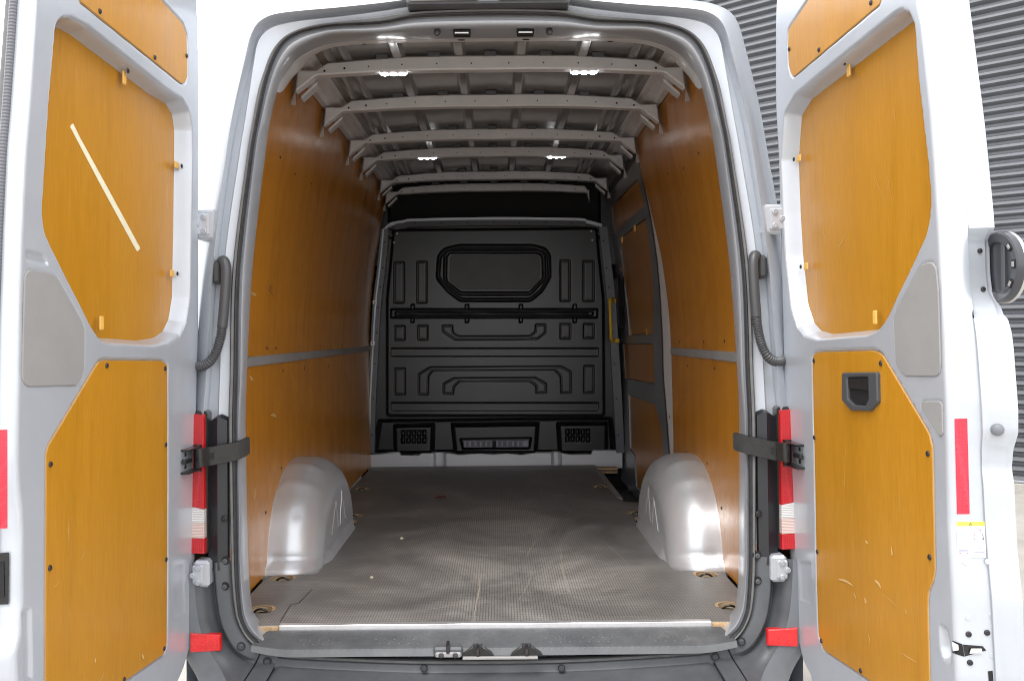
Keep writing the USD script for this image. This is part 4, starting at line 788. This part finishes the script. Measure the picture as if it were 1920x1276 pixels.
# ---------------------------------------------------------------- the two open rear doors
class Door:
    def __init__(s, side, deg):
        th = math.radians(deg); s.s = side; s.O = np.array([side * 0.91, -0.07, 0.0]); s.dir = np.array([side * math.sin(th), -math.cos(th), 0]); s.nrm = np.array([side * math.cos(th), math.sin(th), 0])
    def px(s, P, w=0.0):
        n = s.nrm + [0, 0, LEAN]; c = n @ (s.O + [0, 0, 0.52]) + w
        out = []
        for a, b in P: p = hit(a, b, n, c); out.append(((p - s.O) @ s.dir, p[2]))
        return np.array(out)
    def to(s, p, w):
        p = np.asarray(p); return s.O + np.outer(p[:, 0], s.dir) + np.outer(p[:, 1], [0, 0, 1]) + np.outer(np.asarray(w) - LEAN * (p[:, 1] - 0.52), s.nrm)
    def at(s, a, b, w): return s.to(s.px([(a, b)], w), [w])[0]
    def zoom(s, P, x0, y0, k): return [(x0 + a / k, y0 + b / k) for a, b in P]

def rear_door(side, deg, C):
    D = Door(side, deg); inw = -D.nrm
    hinge_ = D.px(C['hinge'], 0.014); free = D.px(C['free'])
    zt = hinge_[0, 1]; zb_ = free[-1, 1]
    outline = [*hinge_, *C['bottom'](hinge_[-1]), *free[::-1], (free[0, 0], 2.55), (free[0, 0] - 0.02, 2.615), (free[0, 0] - 0.10, 2.645), (0.25, 2.63), (0.12, zt + 0.045), (hinge_[0, 0] + 0.03, zt + 0.018)]
    OUT = rounded(outline, 0.018)
    tf = lambda z: np.interp(z, free[::-1, 1], free[::-1, 0]); thn = lambda z: np.interp(z, hinge_[::-1, 1], hinge_[::-1, 0])
    F = rounded(D.px(C['window']), 0.02); U = rounded([*D.px(C['upper']), *C['upper_more']], 0.012); Lp = rounded([*D.px(C['lower'])] , 0.010)
    caps = [rounded(D.px(c), 0.008) for c in C['caps']]
    F2 = [(F, 0.056, 0.024), (U.buffer(0.007), 0.010, 0.008), (Lp.buffer(0.007), 0.011, 0.008)] + [(c.buffer(0.003), 0.003, 0.004) for c in caps] + [(rounded(D.px(c), 0.008), dep, wd_) for c, dep, wd_ in C['dimples']]
    def wf(Q):
        w = 0.014 * (1 - sm((Q[:, 0] - thn(Q[:, 1]) - 0.020) / 0.018)) * (Q[:, 1] < 2.55)
        for p, dep, wid in F2:
            x0, y0, x1, y1 = p.bounds; m = (Q[:, 0] > x0) & (Q[:, 0] < x1) & (Q[:, 1] > y0) & (Q[:, 1] < y1)
            if m.any(): d, _ = sdf(p, Q[m]); w[m] += recess(d, dep, wid)
        d, _ = sdf(OUT, Q); e = np.clip(1 + d / 0.008, 0, 1); return w + 0.004 * e * e * (Q[:, 0] > 0.3)
    Q, w, f = height_grid(OUT, 0.0045, wf)
    # edge: rings that run outwards from the rim of the inner face to the outer skin
    ext = OUT.exterior; n = int(ext.length / 0.012); c = np.array([ext.interpolate(k / n, True).coords[0] for k in range(n)])
    Tn = np.roll(c, -1, 0) - np.roll(c, 1, 0); Tn /= np.linalg.norm(Tn, axis=1, keepdims=True); No = np.c_[Tn[:, 1], -Tn[:, 0]]
    if Polygon(c).exterior.is_ccw is False: No = -No
    wg = sm((c[:, 0] - 0.10) / 0.5)[:, None]; isfree = (sm((c[:, 0] - 0.45) / 0.2) * (np.abs(No[:, 0]) > 0.5) * (c[:, 1] < 2.58))[:, None]
    fz = C['flange'](c[:, 1], D)[:, None]; extra = (fz - tf(c[:, 1])[:, None]) - 0.055
    prof_f = [(0.0, 0.004), (.003, .007), (.006, .013), (.010, .035), (.018, .062), (.027, .058), (.032, .062), (.034, .076), (.050, .112), (.054, .118), (.056, .124), (.055, .128), (.050, .130)]
    prof_h = [(0.0, 0.014), (.003, .015), (.005, .018), (.006, .022), (.006, .030), (.006, .04), (.006, .05), (.006, .055), (.004, .075), (.003, .08), (.002, .09), (.0, .1), (-.004, .105)]
    rings = []
    for k, ((of, wf_), (oh, wh)) in enumerate(zip(prof_f, prof_h)):
        g = min(1.0, max(0, (k - 3) / 6)); p = c + No * (of * wg + oh * (1 - wg)) + np.c_[extra * isfree * g, np.zeros(len(c))]
        rings.append(D.to(p, ((wf_ * (1 + 0.30 * sm((1.75 - c[:, 1:2]) / 1.0) * (2 < k < 8)) * (0.95 if 2 < k < 8 else 1)) * wg + wh * (1 - wg))[:, 0]))
    mb = MB(); mb.add(D.to(Q, w), f); mb.add(*loft(rings, True)); 
    cen = rings[-1].mean(0); mb.add(*loft([rings[-1], np.repeat(cen[None], len(c), 0)], True))
    door = obj('rear_door', mb, 'silver', van, smooth=32)
    V, Fc = mb.get()
    Fs = Fc[((V[Fc[:, 0]] - D.O) @ D.dir > 0.74)]
    def surf(a, b): return ray_mesh(CAM, ray(a, b), V, Fs)
    tp = lambda p, w: D.to(p, w)
    wp = obj('window_panel', slab2(F.buffer(-0.013).buffer(-0.01).buffer(0.01), tp, 0.048, 0.057, 0.0012), 'ply', door, smooth=False)
    up = obj('upper_panel', slab2(U, tp, 0.001, 0.009, 0.0012), 'ply', door, smooth=False)
    lp = obj('lower_panel', slab2(Lp, tp, 0.000, 0.010, 0.0015), 'ply', door, smooth=False)
    for q in caps: obj('grey_cover', slab2(q, tp, -0.0015, 0.004, 0.002), 'greycap', door, smooth=False)
    for a, b in C['screws']: obj('panel_screw', button(D.at(a, b, -0.0004), inw, 0.0065, 0.0032, seg=12), 'screw', door)
    for a, b in C['uscrews']: obj('panel_screw', button(D.at(a, b, 0.0006), inw, 0.0065, 0.0032, seg=12), 'screw', door)
    for (a, b), kind in C['tabs']:
        p = D.at(a, b, 0.034); t3, z3 = D.dir, np.array([0, 0, 1.0])
        if kind == 'side': blk = boxm([-0.016, -0.010, -0.003], [0.012, 0.010, 0.002], 0.002); so_ = p + D.dir * 0.0 
        else: blk = boxm([-0.009, -0.020, -0.002], [0.009, 0.014, 0.003], 0.002)
        if kind == 'side': v = orient(blk[0], p + D.dir * 0.02, D.dir, z3, D.nrm); so_ = p + D.dir * 0.002
        elif kind == 'top': v = orient(blk[0], p - z3 * 0.012, D.dir, z3, D.nrm); so_ = p + z3 * 0.002
        else: v = orient(blk[0] * [1, -1, 1], p + z3 * 0.012 - D.nrm * 0.006, D.dir, z3, D.nrm); so_ = None
        tb = obj('panel_tab', (v, blk[1]), 'tab', door, smooth=30)
        if so_ is not None: obj('tab_screw', button(so_ + inw * 0.009, inw, 0.0065, 0.003, seg=10), 'screw', door)
    for pts, pw, nm, m, wd_ in C['marks']:
        P = spline(D.to(D.px(pts, pw), np.full(len(pts), pw)), 5); obj(nm, strip(P, wd_ * 0.55, inw, 0.0012), m, door)
    # door check: bracket on the door, curved black arm reaching to the load bay
    a, b = C['check']; p = D.at(a, b, 0.014); z3 = np.array([0, 0, 1.0])
    v, f2 = boxm([-0.045, -0.040, -0.006], [0.050, 0.040, 0.006], 0.004); br = obj('check_bracket', (orient(v, p, D.dir, z3, D.nrm), f2), 'steel', door, smooth=False)
    for dz in (-0.036, 0.030):
        v, f2 = boxm([-0.075, dz, -0.040], [0.045, dz + 0.006, 0.0], 0.002); obj('bracket_flange', (orient(v, p, D.dir, z3, D.nrm), f2), 'steel', door, smooth=False)
    for dt, dz in ((0.030, 0.0), (0.010, 0.018), (0.010, -0.018)): obj('bracket_bolt', button(p + D.dir * dt + z3 * dz + inw * 0.006, inw, 0.009, 0.010, seg=10), 'steel', door)
    v, f2 = boxm([-0.005, -0.006, -0.030], [0.050, 0.006, -0.018], 0.002); obj('check_latch', (orient(v, p, D.dir, z3, D.nrm), f2), 'steel', door, smooth=False)
    arm_px = C['arm']; aw = 0.066
    A = [p + inw * 0.030 - D.dir * 0.050] + [at_y(q[0], q[1], y) for q, y in zip(arm_px, np.linspace(-0.17, -0.075, len(arm_px)))]
    A = spline(np.array(A), 8); hh = np.full(len(A), 0.028); hh[-3:] *= [0.98, 0.92, 0.82]
    Tt = np.gradient(A, axis=0); Tt /= np.linalg.norm(Tt, axis=1, keepdims=True); Nn = np.cross(Tt, z3); Nn /= np.linalg.norm(Nn, axis=1, keepdims=True)
    th = 0.006; rr = [A + z3 * hh[:, None] * k1 + Nn * th * k2 for k1, k2 in ((1, .6), (.96, 1), (-.96, 1), (-1, .6), (-1, -.6), (-.96, -1), (.96, -1), (1, -.6), (1, .6))]
    arm = obj('check_arm', loft(rr), 'steel', door, smooth=40)
    obj('arm_pivot', tube([A[0] - z3 * 0.040, A[0] + z3 * 0.040], 0.013, 12), 'steel', door, smooth=40)
    k = int(len(A) * 0.42); v, f2 = boxm([-0.008, -0.010, -0.0075], [0.008, 0.010, 0.0075]); obj('arm_slot', (orient(v, A[k], Tt[k], z3, Nn[k]), f2), 'black', door, smooth=False)
    return D, door, surf, rings, c, isfree

FLR = [(1810, 0), (1840, 239), (1856, 400), (1858, 430), (1848, 453), (1850, 517), (1854, 550), (1869, 574), (1874, 590), (1883, 600), (1890, 625), (1894, 658), (1897, 700), (1902, 766), (1902, 812), (1893, 841), (1890, 876), (1895, 911), (1897, 960), (1901, 1034), (1911, 1133), (1914, 1276)]
DR_ = Door(1, 3.4); _fl = DR_.px(FLR, 0.12)
flange_R = lambda z, D: np.interp(z, _fl[::-1, 1], _fl[::-1, 0])
flange_L = lambda z, D: np.interp(z, _fl[::-1, 1], _fl[::-1, 0])
Z = DR_.zoom
CR = {
 'hinge': [(1457, 0), (1455, 47), (1455, 188), (1461, 300), (1466, 500), (1471, 720), (1475, 830), (1481, 1000), (1483, 1108), (1488, 1151), (1495, 1184), (1505, 1227), (1521, 1259)],
 'bottom': lambda h: [(h[0] + 0.10, h[1] - 0.045), (h[0] + 0.22, 0.40), (0.80, 0.38)],
 'free': [(1721, 0), (1729, 40), (1745, 200), (1752, 300), (1761, 450), (1768, 601), (1774, 742), (1776, 841), (1779, 982), (1782, 1040), (1786, 1108), (1789, 1180), (1794, 1276)],
 'window': [(1470, 211), (1490, 175.5), (1565.4, 113), (1675.7, 23), (1690.8, 15), (1705.8, 22), (1715.8, 45), (1723.4, 150.5), (1741, 301), (1747, 376), (1743.4, 416), (1736, 446), (1660.7, 604), (1645.6, 622), (1625.6, 631), (1530, 639), (1508, 632), (1494, 615), (1482, 577), (1472, 480), (1467.6, 401), (1464, 300)],
 'upper': [(1515, 0), (1478, 55), (1476.5, 85), (1478, 122), (1482, 138), (1487, 144), (1650, 6)], 'upper_more': [(0.68, 2.36), (0.70, 2.58), (0.30, 2.59)],
 'lower': [(1523, 673), (1526, 664), (1535, 660), (1635.6, 657), (1648, 661), (1655.7, 668), (1740.9, 811.6), (1747, 836.6), (1752, 1067), (1748.5, 1087), (1739.9, 1107), (1738.4, 1137.5), (1742, 1276), (1744, 1310), (1690, 1313), (1635, 1278), (1605.5, 1258), (1548, 1220), (1541, 1210), (1534.3, 1187.7), (1531.5, 1100), (1527.8, 886.8)],
 'caps': [Z([(575, 150), (590, 130), (640, 112), (670, 115), (695, 150), (710, 300), (725, 800), (715, 850), (690, 870), (490, 868), (460, 840), (425, 780), (412, 480), (430, 420)], 1560, 460, 3.546), Z([(592, 1050), (605, 1032), (715, 1033), (735, 1050), (740, 1250), (725, 1265), (710, 1260), (595, 1080)], 1560, 460, 3.546)],
 'dimples': [([(1497, 1050), (1520, 1050), (1524, 1135), (1500, 1125)], 0.004, 0.01), ([(1760, 1165), (1776, 1178), (1784, 1215), (1784, 1250), (1768, 1236), (1762, 1212)], 0.016, 0.014)],
 'screws': [(1526.3, 676), (1651.7, 681), (1527.3, 819.6), (1740, 850), (1532.8, 1033.7), (1743.4, 1043.8), (1540.3, 1200.8), (1614, 1256.4)], 'uscrews': [(1633, 5.5), (1535.7, 93.5), (1480, 92.3)],
 'tabs': [((1591, 120), 'top'), ((1494, 299), 'side'), ((1507, 500), 'side'), ((1645, 606), 'bottom')],
 'marks': [([(1541, 180 + 240), (1546, 440), (1549, 455)], .048, 'scuff_mark', 'scuff', .004), ([(1665, 330), (1668, 350), (1674, 380)], .048, 'scuff_mark', 'scuff', .003), ([(1641, 318), (1646, 345), (1660, 376)], .048, 'scuff_mark', 'scuff', .003), ([(1676, 205), (1678, 220), (1680, 237)], .048, 'scuff_mark', 'scuff', .003), ([(1586, 440), (1580, 452), (1572, 464)], .048, 'scuff_mark', 'scuff', .006),
           ([(1573, 1085), (1586, 1088), (1600, 1097)], 0, 'scuff_mark', 'scuff', .012), ([(1641, 1087), (1648, 1093), (1653, 1102)], 0, 'scuff_mark', 'scuff', .016), ([(1602, 1110), (1604, 1116), (1606, 1122)], 0, 'scuff_mark', 'scuff', .012), ([(1622, 1120), (1624, 1126), (1623, 1130)], 0, 'scuff_mark', 'scuff', .018), ([(1672, 1025), (1673, 1034), (1674, 1041)], 0, 'scuff_mark', 'scuff', .014), ([(1623, 1012), (1626, 1016), (1629, 1019)], 0, 'scuff_mark', 'scuff', .012), ([(1629, 1186), (1631, 1196), (1631, 1204)], 0, 'scuff_mark', 'scuff', .008), ([(1698, 1140), (1701, 1150)], 0, 'scuff_mark', 'scuff', .008), ([(1690, 1222), (1705, 1232), (1720, 1241)], 0, 'scuff_mark', 'scuff', .004), ([(1655, 1113), (1670, 1124), (1683, 1136)], 0, 'scuff_mark', 'scuff', .003)],
 'check': (1506, 852), 'arm': [(1476, 848), (1455, 845), (1430, 840), (1400, 833), (1376, 826)], 'flange': flange_R}
CL = {
 'hinge': [(367.7, 0), (370, 47), (371.7, 117), (372, 282), (372, 500), (371, 629), (368, 740), (365.5, 984), (364, 1097), (361.5, 1162), (355.7, 1205), (344, 1244), (330, 1276)],
 'bottom': lambda h: [(h[0] + 0.10, h[1] - 0.045), (h[0] + 0.22, 0.40), (0.80, 0.38)],
 'free': [(67, 0), (61, 94), (53, 212), (47, 282), (39.4, 440), (35, 600), (33.5, 722), (31, 860), (33, 902), (38, 950), (40.5, 1003), (40.5, 1124), (37, 1185), (28, 1225), (30, 1276)],
 'window': [(103, 50), (107, 38), (117, 30), (135, 30), (168, 47.6), (311, 163), (343, 183), (356, 208), (361, 240), (361, 300), (359, 450), (357, 560), (350, 605), (338, 632), (320, 645), (290, 651), (205, 646), (188, 640), (172, 617), (93, 461), (83, 437), (79, 410), (79, 381), (90, 200)],
 'upper': [(303, 0), (343.4, 45), (350.5, 66), (352, 110), (352, 145), (348, 155), (341, 156.5), (147.8, 0)], 'upper_more': [(0.72, 2.40), (0.74, 2.58), (0.30, 2.59)],
 'lower': [(87.4, 849), (92, 834), (179.6, 687), (186, 678), (196, 675), (304, 676), (314, 684), (314, 939), (313, 1208), (306.7, 1226), (234, 1276), (190, 1308), (86, 1312), (86, 1276)],
 'caps': [Z([(75, 310), (100, 283), (130, 278), (300, 315), (325, 335), (520, 680), (545, 760), (540, 1080), (520, 1140), (480, 1200), (100, 1210), (60, 1180), (45, 1120), (65, 350)], 30, 440, 4.253)],
 'dimples': [(Z([(75, 115), (225, 150), (275, 230), (265, 255), (80, 215)], 30, 440, 4.253), 0.005, 0.006), ([(322, 1060), (346, 1055), (348, 1150), (326, 1160)], 0.004, 0.01), ([(41, 1142), (60, 1136), (62, 1276), (44, 1276)], 0.006, 0.008)],
 'screws': [(200, 684.9), (309.2, 690.8), (310.7, 833.4), (94.3, 869.8), (311.2, 1048), (93.3, 1064), (307.7, 1215), (232.4, 1273)], 'uscrews': [(187.1, 21.3), (290.2, 107.8), (349.7, 104.8)],
 'tabs': [((233, 135), 'top'), ((335, 311.5), 'side'), ((327, 513), 'side'), ((186, 617), 'bottom')],
 'marks': [([(194, 1260), (187, 1276)], 0, 'scuff_mark', 'scuff', .006), ([(177, 1232), (178, 1242)], 0, 'scuff_mark', 'scuff', .012), ([(265, 1226), (269, 1234)], 0, 'scuff_mark', 'scuff', .014), ([(148, 1052), (155, 1040), (160, 1030)], 0, 'scuff_mark', 'scuff', .004), ([(178, 810), (180, 811.5)], 0, 'scuff_mark', 'scuff', .006), ([(245, 1040), (250, 1025), (255, 1018)], 0, 'scuff_mark', 'scuff', .003), ([(100, 1100), (106, 1095), (110, 1088)], 0, 'scuff_mark', 'scuff', .004)],
 'check': (341, 862), 'arm': [(372, 858), (392, 855), (418, 850), (445, 844), (467, 834)], 'flange': flange_L}
DR, doorR, surfR, ringsR, cR, frR = rear_door(1, 3.4, CR)
DL, doorL, surfL, ringsL, cL, frL = rear_door(-1, 2.5, CL)
tag(doorR, 'right rear door with a black pull handle and a round badge on its edge'); tag(doorL, 'left rear door with a strip of masking tape on its upper panel')

# ---------------------------------------------------------------- things fixed to the doors
def patch(surf, quad, nu=3, nv=12, lift=0.0009):
    """A thin sheet lying on a door: quad is its outline as seen, clockwise from the top left."""
    a, b, c, d = [np.array(q, float) for q in quad]; P = []; Nn = []
    for j in range(nv + 1):
        for i in range(nu + 1):
            u, v = i / nu, j / nv; q = (a * (1 - u) + b * u) * (1 - v) + (d * (1 - u) + c * u) * v
            p, n = surf(q[0], q[1]); P.append(p); Nn.append(n)
    nm = np.mean(Nn, 0); nm /= np.linalg.norm(nm); P = np.array(P) + nm * lift
    f = [(j * (nu + 1) + i, j * (nu + 1) + i + 1, (j + 1) * (nu + 1) + i + 1, (j + 1) * (nu + 1) + i) for j in range(nv) for i in range(nu)]
    return P, np.array(f)
def line(surf, pts, wpx, lift=0.0018):
    mb = MB()
    for p, q in zip(pts[:-1], pts[1:]):
        p, q = np.array(p, float), np.array(q, float); t = q - p; t /= np.linalg.norm(t); n = np.array([-t[1], t[0]]) * wpx / 2
        mb.add(*patch(surf, (p - n, p + n, q + n, q - n), 1, 1, lift))
    return mb
obj('red_strip', patch(surfR, [(1789.3, 784.6), (1813.3, 784), (1818, 962.7), (1794, 963)], 2, 20), 'redtape', doorR, smooth=30)
obj('red_strip', patch(surfL, [(-14, 806), (14, 804.5), (14, 989.5), (-14, 990)], 2, 20), 'redtape', doorL, smooth=30)
zl_ = lambda P: [(1740 + a / 4.04, 960 + b / 4.04) for a, b in P]
lab = obj('warning_label', patch(surfR, zl_([(215, 70), (428, 67), (438, 340), (224, 345)]), 4, 6, 0.0010), 'white', doorR, smooth=30)
obj('label_band', patch(surfR, zl_([(215, 70), (426, 68), (428, 102), (217, 104)]), 4, 2, 0.0016), 'signyellow', lab, smooth=30)
ln = lambda P, w_, m, nm='label_print': obj(nm, line(surfR, zl_(P), w_ / 4.04), m, lab, smooth=False)
ln([(305, 98), (320, 73), (333, 98), (305, 98)], 4.5, 'ink', 'warning_triangle'); ln([(319, 82), (319, 93)], 4, 'ink', 'exclamation')
ln([(254, 140), (254, 118), (268, 119), (268, 128), (256, 129)], 3, 'greyink', 'letter_p'); ln([(280, 130), (286, 138), (298, 118)], 3, 'greyink', 'tick')
ln([(370, 140), (370, 117), (385, 118), (385, 128), (372, 129)], 3, 'greyink', 'letter_p'); ln([(382, 122), (403, 142)], 4, 'pinkink', 'cross'); ln([(403, 120), (384, 143)], 4, 'pinkink', 'cross')
ln([(232, 232), (229, 190), (238, 160), (292, 158), (300, 190), (299, 230)], 2.5, 'greyink'); ln([(265, 160), (265, 230)], 2, 'greyink'); ln([(229, 195), (231, 207)], 5, 'pinkink'); ln([(299, 193), (299, 205)], 5, 'pinkink')
ln([(346, 208), (347, 180), (353, 156), (408, 154), (414, 180), (416, 206)], 2.5, 'greyink'); ln([(345, 205), (344, 180), (352, 156)], 5, 'pinkink'); ln([(418, 205), (415, 180), (407, 156)], 5, 'ink'); ln([(345, 206), (354, 200)], 5, 'ink'); ln([(404, 192), (416, 204)], 5, 'ink')
ln([(232, 288), (306, 286)], 15, 'greyink'); ln([(238, 270), (246, 255), (294, 254), (302, 270)], 2.5, 'greyink'); ln([(234, 308), (248, 308)], 7, 'pinkink'); ln([(290, 307), (304, 306)], 7, 'pinkink')
ln([(347, 299), (421, 297)], 13, 'greyink'); ln([(346, 285), (352, 262), (362, 250), (408, 249), (420, 270), (422, 284)], 2.5, 'greyink'); ln([(382, 276), (395, 270), (404, 266)], 4, 'ink'); ln([(315, 240), (340, 240), (340, 232), (318, 233)], 3, 'greyink')
# round rubber stop, badge bolts, latch with its screws, slot
def knob(surf, px, py, r, h, m, parent, nm, prof=None):
    p, n = surf(px, py); return obj(nm, button(p, n, r, h, prof), m, parent)
knob(surfR, 1870, 805, 0.0130, 0.010, 'trimlight', doorR, 'rubber_stop', [(0, 1.0), (0.45, 0.95), (0.8, 0.7), (0.97, 0.3), (1, 0)])
for a, b in ((1837, 470), (1843, 542)): knob(surfR, a, b, 0.0055, 0.004, 'screw', doorR, 'badge_bolt')
for a, b in ((1816, 1188), (1850.5, 1185), (1818.5, 1241)): knob(surfR, a, b, 0.0062, 0.004, 'screw', doorR, 'latch_screw')
for a, b in ((1809, 1053), (1852, 1052), (1815, 1157), (1859, 1154), (1860, 1228)): knob(surfR, a, b, 0.006, 0.0012, 'silver', doorR, 'blank_plug', [(0, 1), (.9, 1), (1, 0)])
lt = obj('door_latch', patch(surfR, zl_([(186, 968), (262, 996), (278, 1092), (186, 1062)]), 3, 3, 0.0012), 'black', doorR, smooth=30)
obj('latch_slot', patch(surfR, zl_([(262, 998), (412, 1010), (440, 1042), (278, 1088)]), 4, 3, 0.0014), 'steel', lt, smooth=30)
obj('latch_claw', patch(surfR, zl_([(318, 1024), (398, 1024), (404, 1058), (306, 1062)]), 2, 2, 0.005), 'alu', lt, smooth=30)
obj('latch_plate', patch(surfR, zl_([(190, 975), (236, 1000), (238, 1038), (196, 1046)]), 2, 2, 0.004), 'white', lt, smooth=30)
obj('key_slot', patch(surfR, zl_([(452, 1200), (488, 1196), (494, 1290), (460, 1290)]), 2, 4, 0.0012), 'black', doorR, smooth=30)
ltL = obj('door_latch', patch(surfL, [(-12, 1036), (17, 1034), (20, 1050), (20, 1112), (15, 1130), (-12, 1132)][:1] + [(19, 1034), (18, 1131), (-12, 1132)], 3, 8, 0.004), 'steel', doorL, smooth=30)
obj('latch_mouth', patch(surfL, [(-8, 1052), (10, 1052), (11, 1116), (-8, 1118)], 2, 4, 0.006), 'black', ltL, smooth=30)
# black pull handle let into the right door's lower panel
hz = lambda P: [(1560 + a / 3.546, 460 + b / 3.546) for a, b in P]
ho = rounded(DR.px(hz([(85, 845), (320, 840), (325, 1040), (270, 1100), (140, 1095), (85, 1030)])), 0.006); hi = rounded(DR.px(hz([(120, 875), (262, 872), (265, 1020), (240, 1065), (165, 1060), (125, 1020)])), 0.004)
tp = lambda p, w: DR.to(p, w)
hdl = obj('pull_handle', slab2(ho.difference(hi), tp, -0.009, 0.001, 0.003), 'hose', doorR, smooth=False)
obj('handle_well', slab2(hi.buffer(0.003), tp, -0.0014, 0.000), 'black', hdl, smooth=False)
z0_, z1_ = hi.bounds[1], hi.bounds[3]; zm = z0_ + (z1_ - z0_) * 0.52
obj('handle_flap', slab2(hi.intersection(sbox(-1, zm, 2, 3)).buffer(-0.002), tp, -0.006, -0.002, 0.001), 'steel', hdl, smooth=False)
# strip of masking tape on the left door's window panel
DLt = lambda p, w: DL.to(p, w)
tpl = Polygon(DL.px([(131.2, 238.2), (133, 234), (136.6, 231.6), (150, 259), (200, 350), (262, 464), (261, 468), (256.8, 471.6), (244, 449), (190, 350)], 0.048)).buffer(0)
obj('masking_tape', slab2(tpl, DLt, 0.0472, 0.0478), 'tape', doorL, smooth=False)
# round badge that overhangs the right door's edge, seen from the back
sf = DR.px([(1852, 503)], 0.128)[0]; zc = sf[1]; rb = 0.076
Pc = DR.px([(1917, 503)], 0.132)[0]; tcen = Pc[0] - rb
a = np.linspace(0, 2 * np.pi, 49)[:-1]
def bring(r, w): return DR.to(np.c_[tcen + r * np.cos(a), zc + r * np.sin(a)], np.full(48, w))
bd = obj('round_badge', loft([bring(0.001, .132), bring(.050, .132), bring(.0525, .126), bring(.062, .124), bring(.070, .124), bring(.0735, .127), bring(.075, .133), bring(.0755, .140)], True), 'badge', doorR, smooth=30)
obj('chrome_rim', loft([bring(.0756, .139), bring(.0765, .142), bring(.0760, .146), bring(.0, .150)], True), 'chrome', bd, smooth=40)
for ang in (38, 2, -36):
    t = math.radians(ang); cc = DR.to([[tcen + 0.062 * math.cos(t), zc + 0.062 * math.sin(t)]], [0.1235])[0]; er = DR.dir * math.cos(t) + np.array([0, 0, 1]) * math.sin(t); et = -DR.dir * math.sin(t) + np.array([0, 0, 1]) * math.cos(t)
    v, f2 = boxm([-0.0055, -0.009, -0.0025], [0.0055, 0.009, 0.004], 0.001); cl = obj('badge_clip', (orient(v, cc, er, et, DR.nrm), f2), 'black', bd, smooth=False)
    v, f2 = boxm([-0.003, -0.006, -0.004], [0.004, 0.005, 0.002], 0.001); obj('clip_pin', (orient(v, cc, er, et, DR.nrm), f2), 'greycap', bd, smooth=False)
v, f2 = boxm([-0.004, -0.058, -0.006], [0.008, 0.058, 0.002], 0.002); obj('badge_rib', (orient(v, DR.to([[tcen + 0.018, zc]], [0.132])[0], DR.dir, np.array([0, 0, 1.0]), DR.nrm), f2), 'hose', bd, smooth=False)
# rubber weatherstrip along the left door's free edge
k = np.where((frL[:, 0] > 0.5) & (cL[:, 1] < 2.58))[0]; brk = np.where(np.diff(k) > 1)[0]
if len(brk): k = np.r_[k[brk[0] + 1:], k[:brk[0] + 1]]
mixr = lambda i, u: ringsL[i][k] * (1 - u) + ringsL[i + 1][k] * u
nL = -DL.dir * -1.0
obj('weatherstrip', tube(mixr(3, 0.25) + DL.dir * 0.004, 0.0085, 10), 'ribbedseal', doorL, smooth=60)
obj('weatherstrip_carrier', tube(mixr(4, 0.2) + DL.dir * 0.003, 0.0095, 8), 'rubber_light', doorL, smooth=60)

# ---------------------------------------------------------------- bits lying on the load floor
def pebble(px, py, r, seed, label):
    c = at_z(px, py, FL + r * 0.4); m = trimesh.creation.icosphere(3); v = np.array(m.vertices); v *= 1 + 0.35 * (meshkit.fbm(v * 1.7 + seed, 3, seed)[:, None] - 0.5); v *= [r * 1.15, r * 0.9, r * 0.75]; v[:, 2] -= v[:, 2].min()
    tag(obj('pebble', (v + [c[0], c[1], FL + 0.0003], np.array(m.faces)), 'stone', None, smooth=True), label, 'pebble')
pebble(753, 1010, 0.0075, 3, 'pale cream pebble on the load floor level with the left wheel arch')
pebble(697, 1083, 0.0062, 5, 'smaller pale pebble on the load floor between the wheel arches and rear sill')
c = at_z(826, 933, FL); L = MB()
for k_, (dx, dy, r, h) in enumerate(((-.012, 0, .022, .010), (.012, .004, .020, .014), (.026, -.004, .012, .008))):
    u = np.linspace(-1, 1, 9); gx, gy = np.meshgrid(u, u * 0.6); q = np.c_[gx.ravel(), gy.ravel() * np.sqrt(np.maximum(0.05, 1 - gx.ravel() ** 2))]
    v = np.c_[c[0] + dx + q[:, 0] * r, c[1] + dy + q[:, 1] * r, FL + 0.001 + h * (q[:, 1] ** 2 * 1.6 + 0.25 * (1 + np.sin(q[:, 0] * 3 + k_)))]
    i = np.arange(81).reshape(9, 9); L.add(v, np.c_[i[:-1, :-1].ravel(), i[1:, :-1].ravel(), i[1:, 1:].ravel(), i[:-1, 1:].ravel()])
tag(obj('dead_leaf', L, 'leaf', None, smooth=40), 'curled red-brown dead leaf lying in the middle of the load floor', 'leaf')
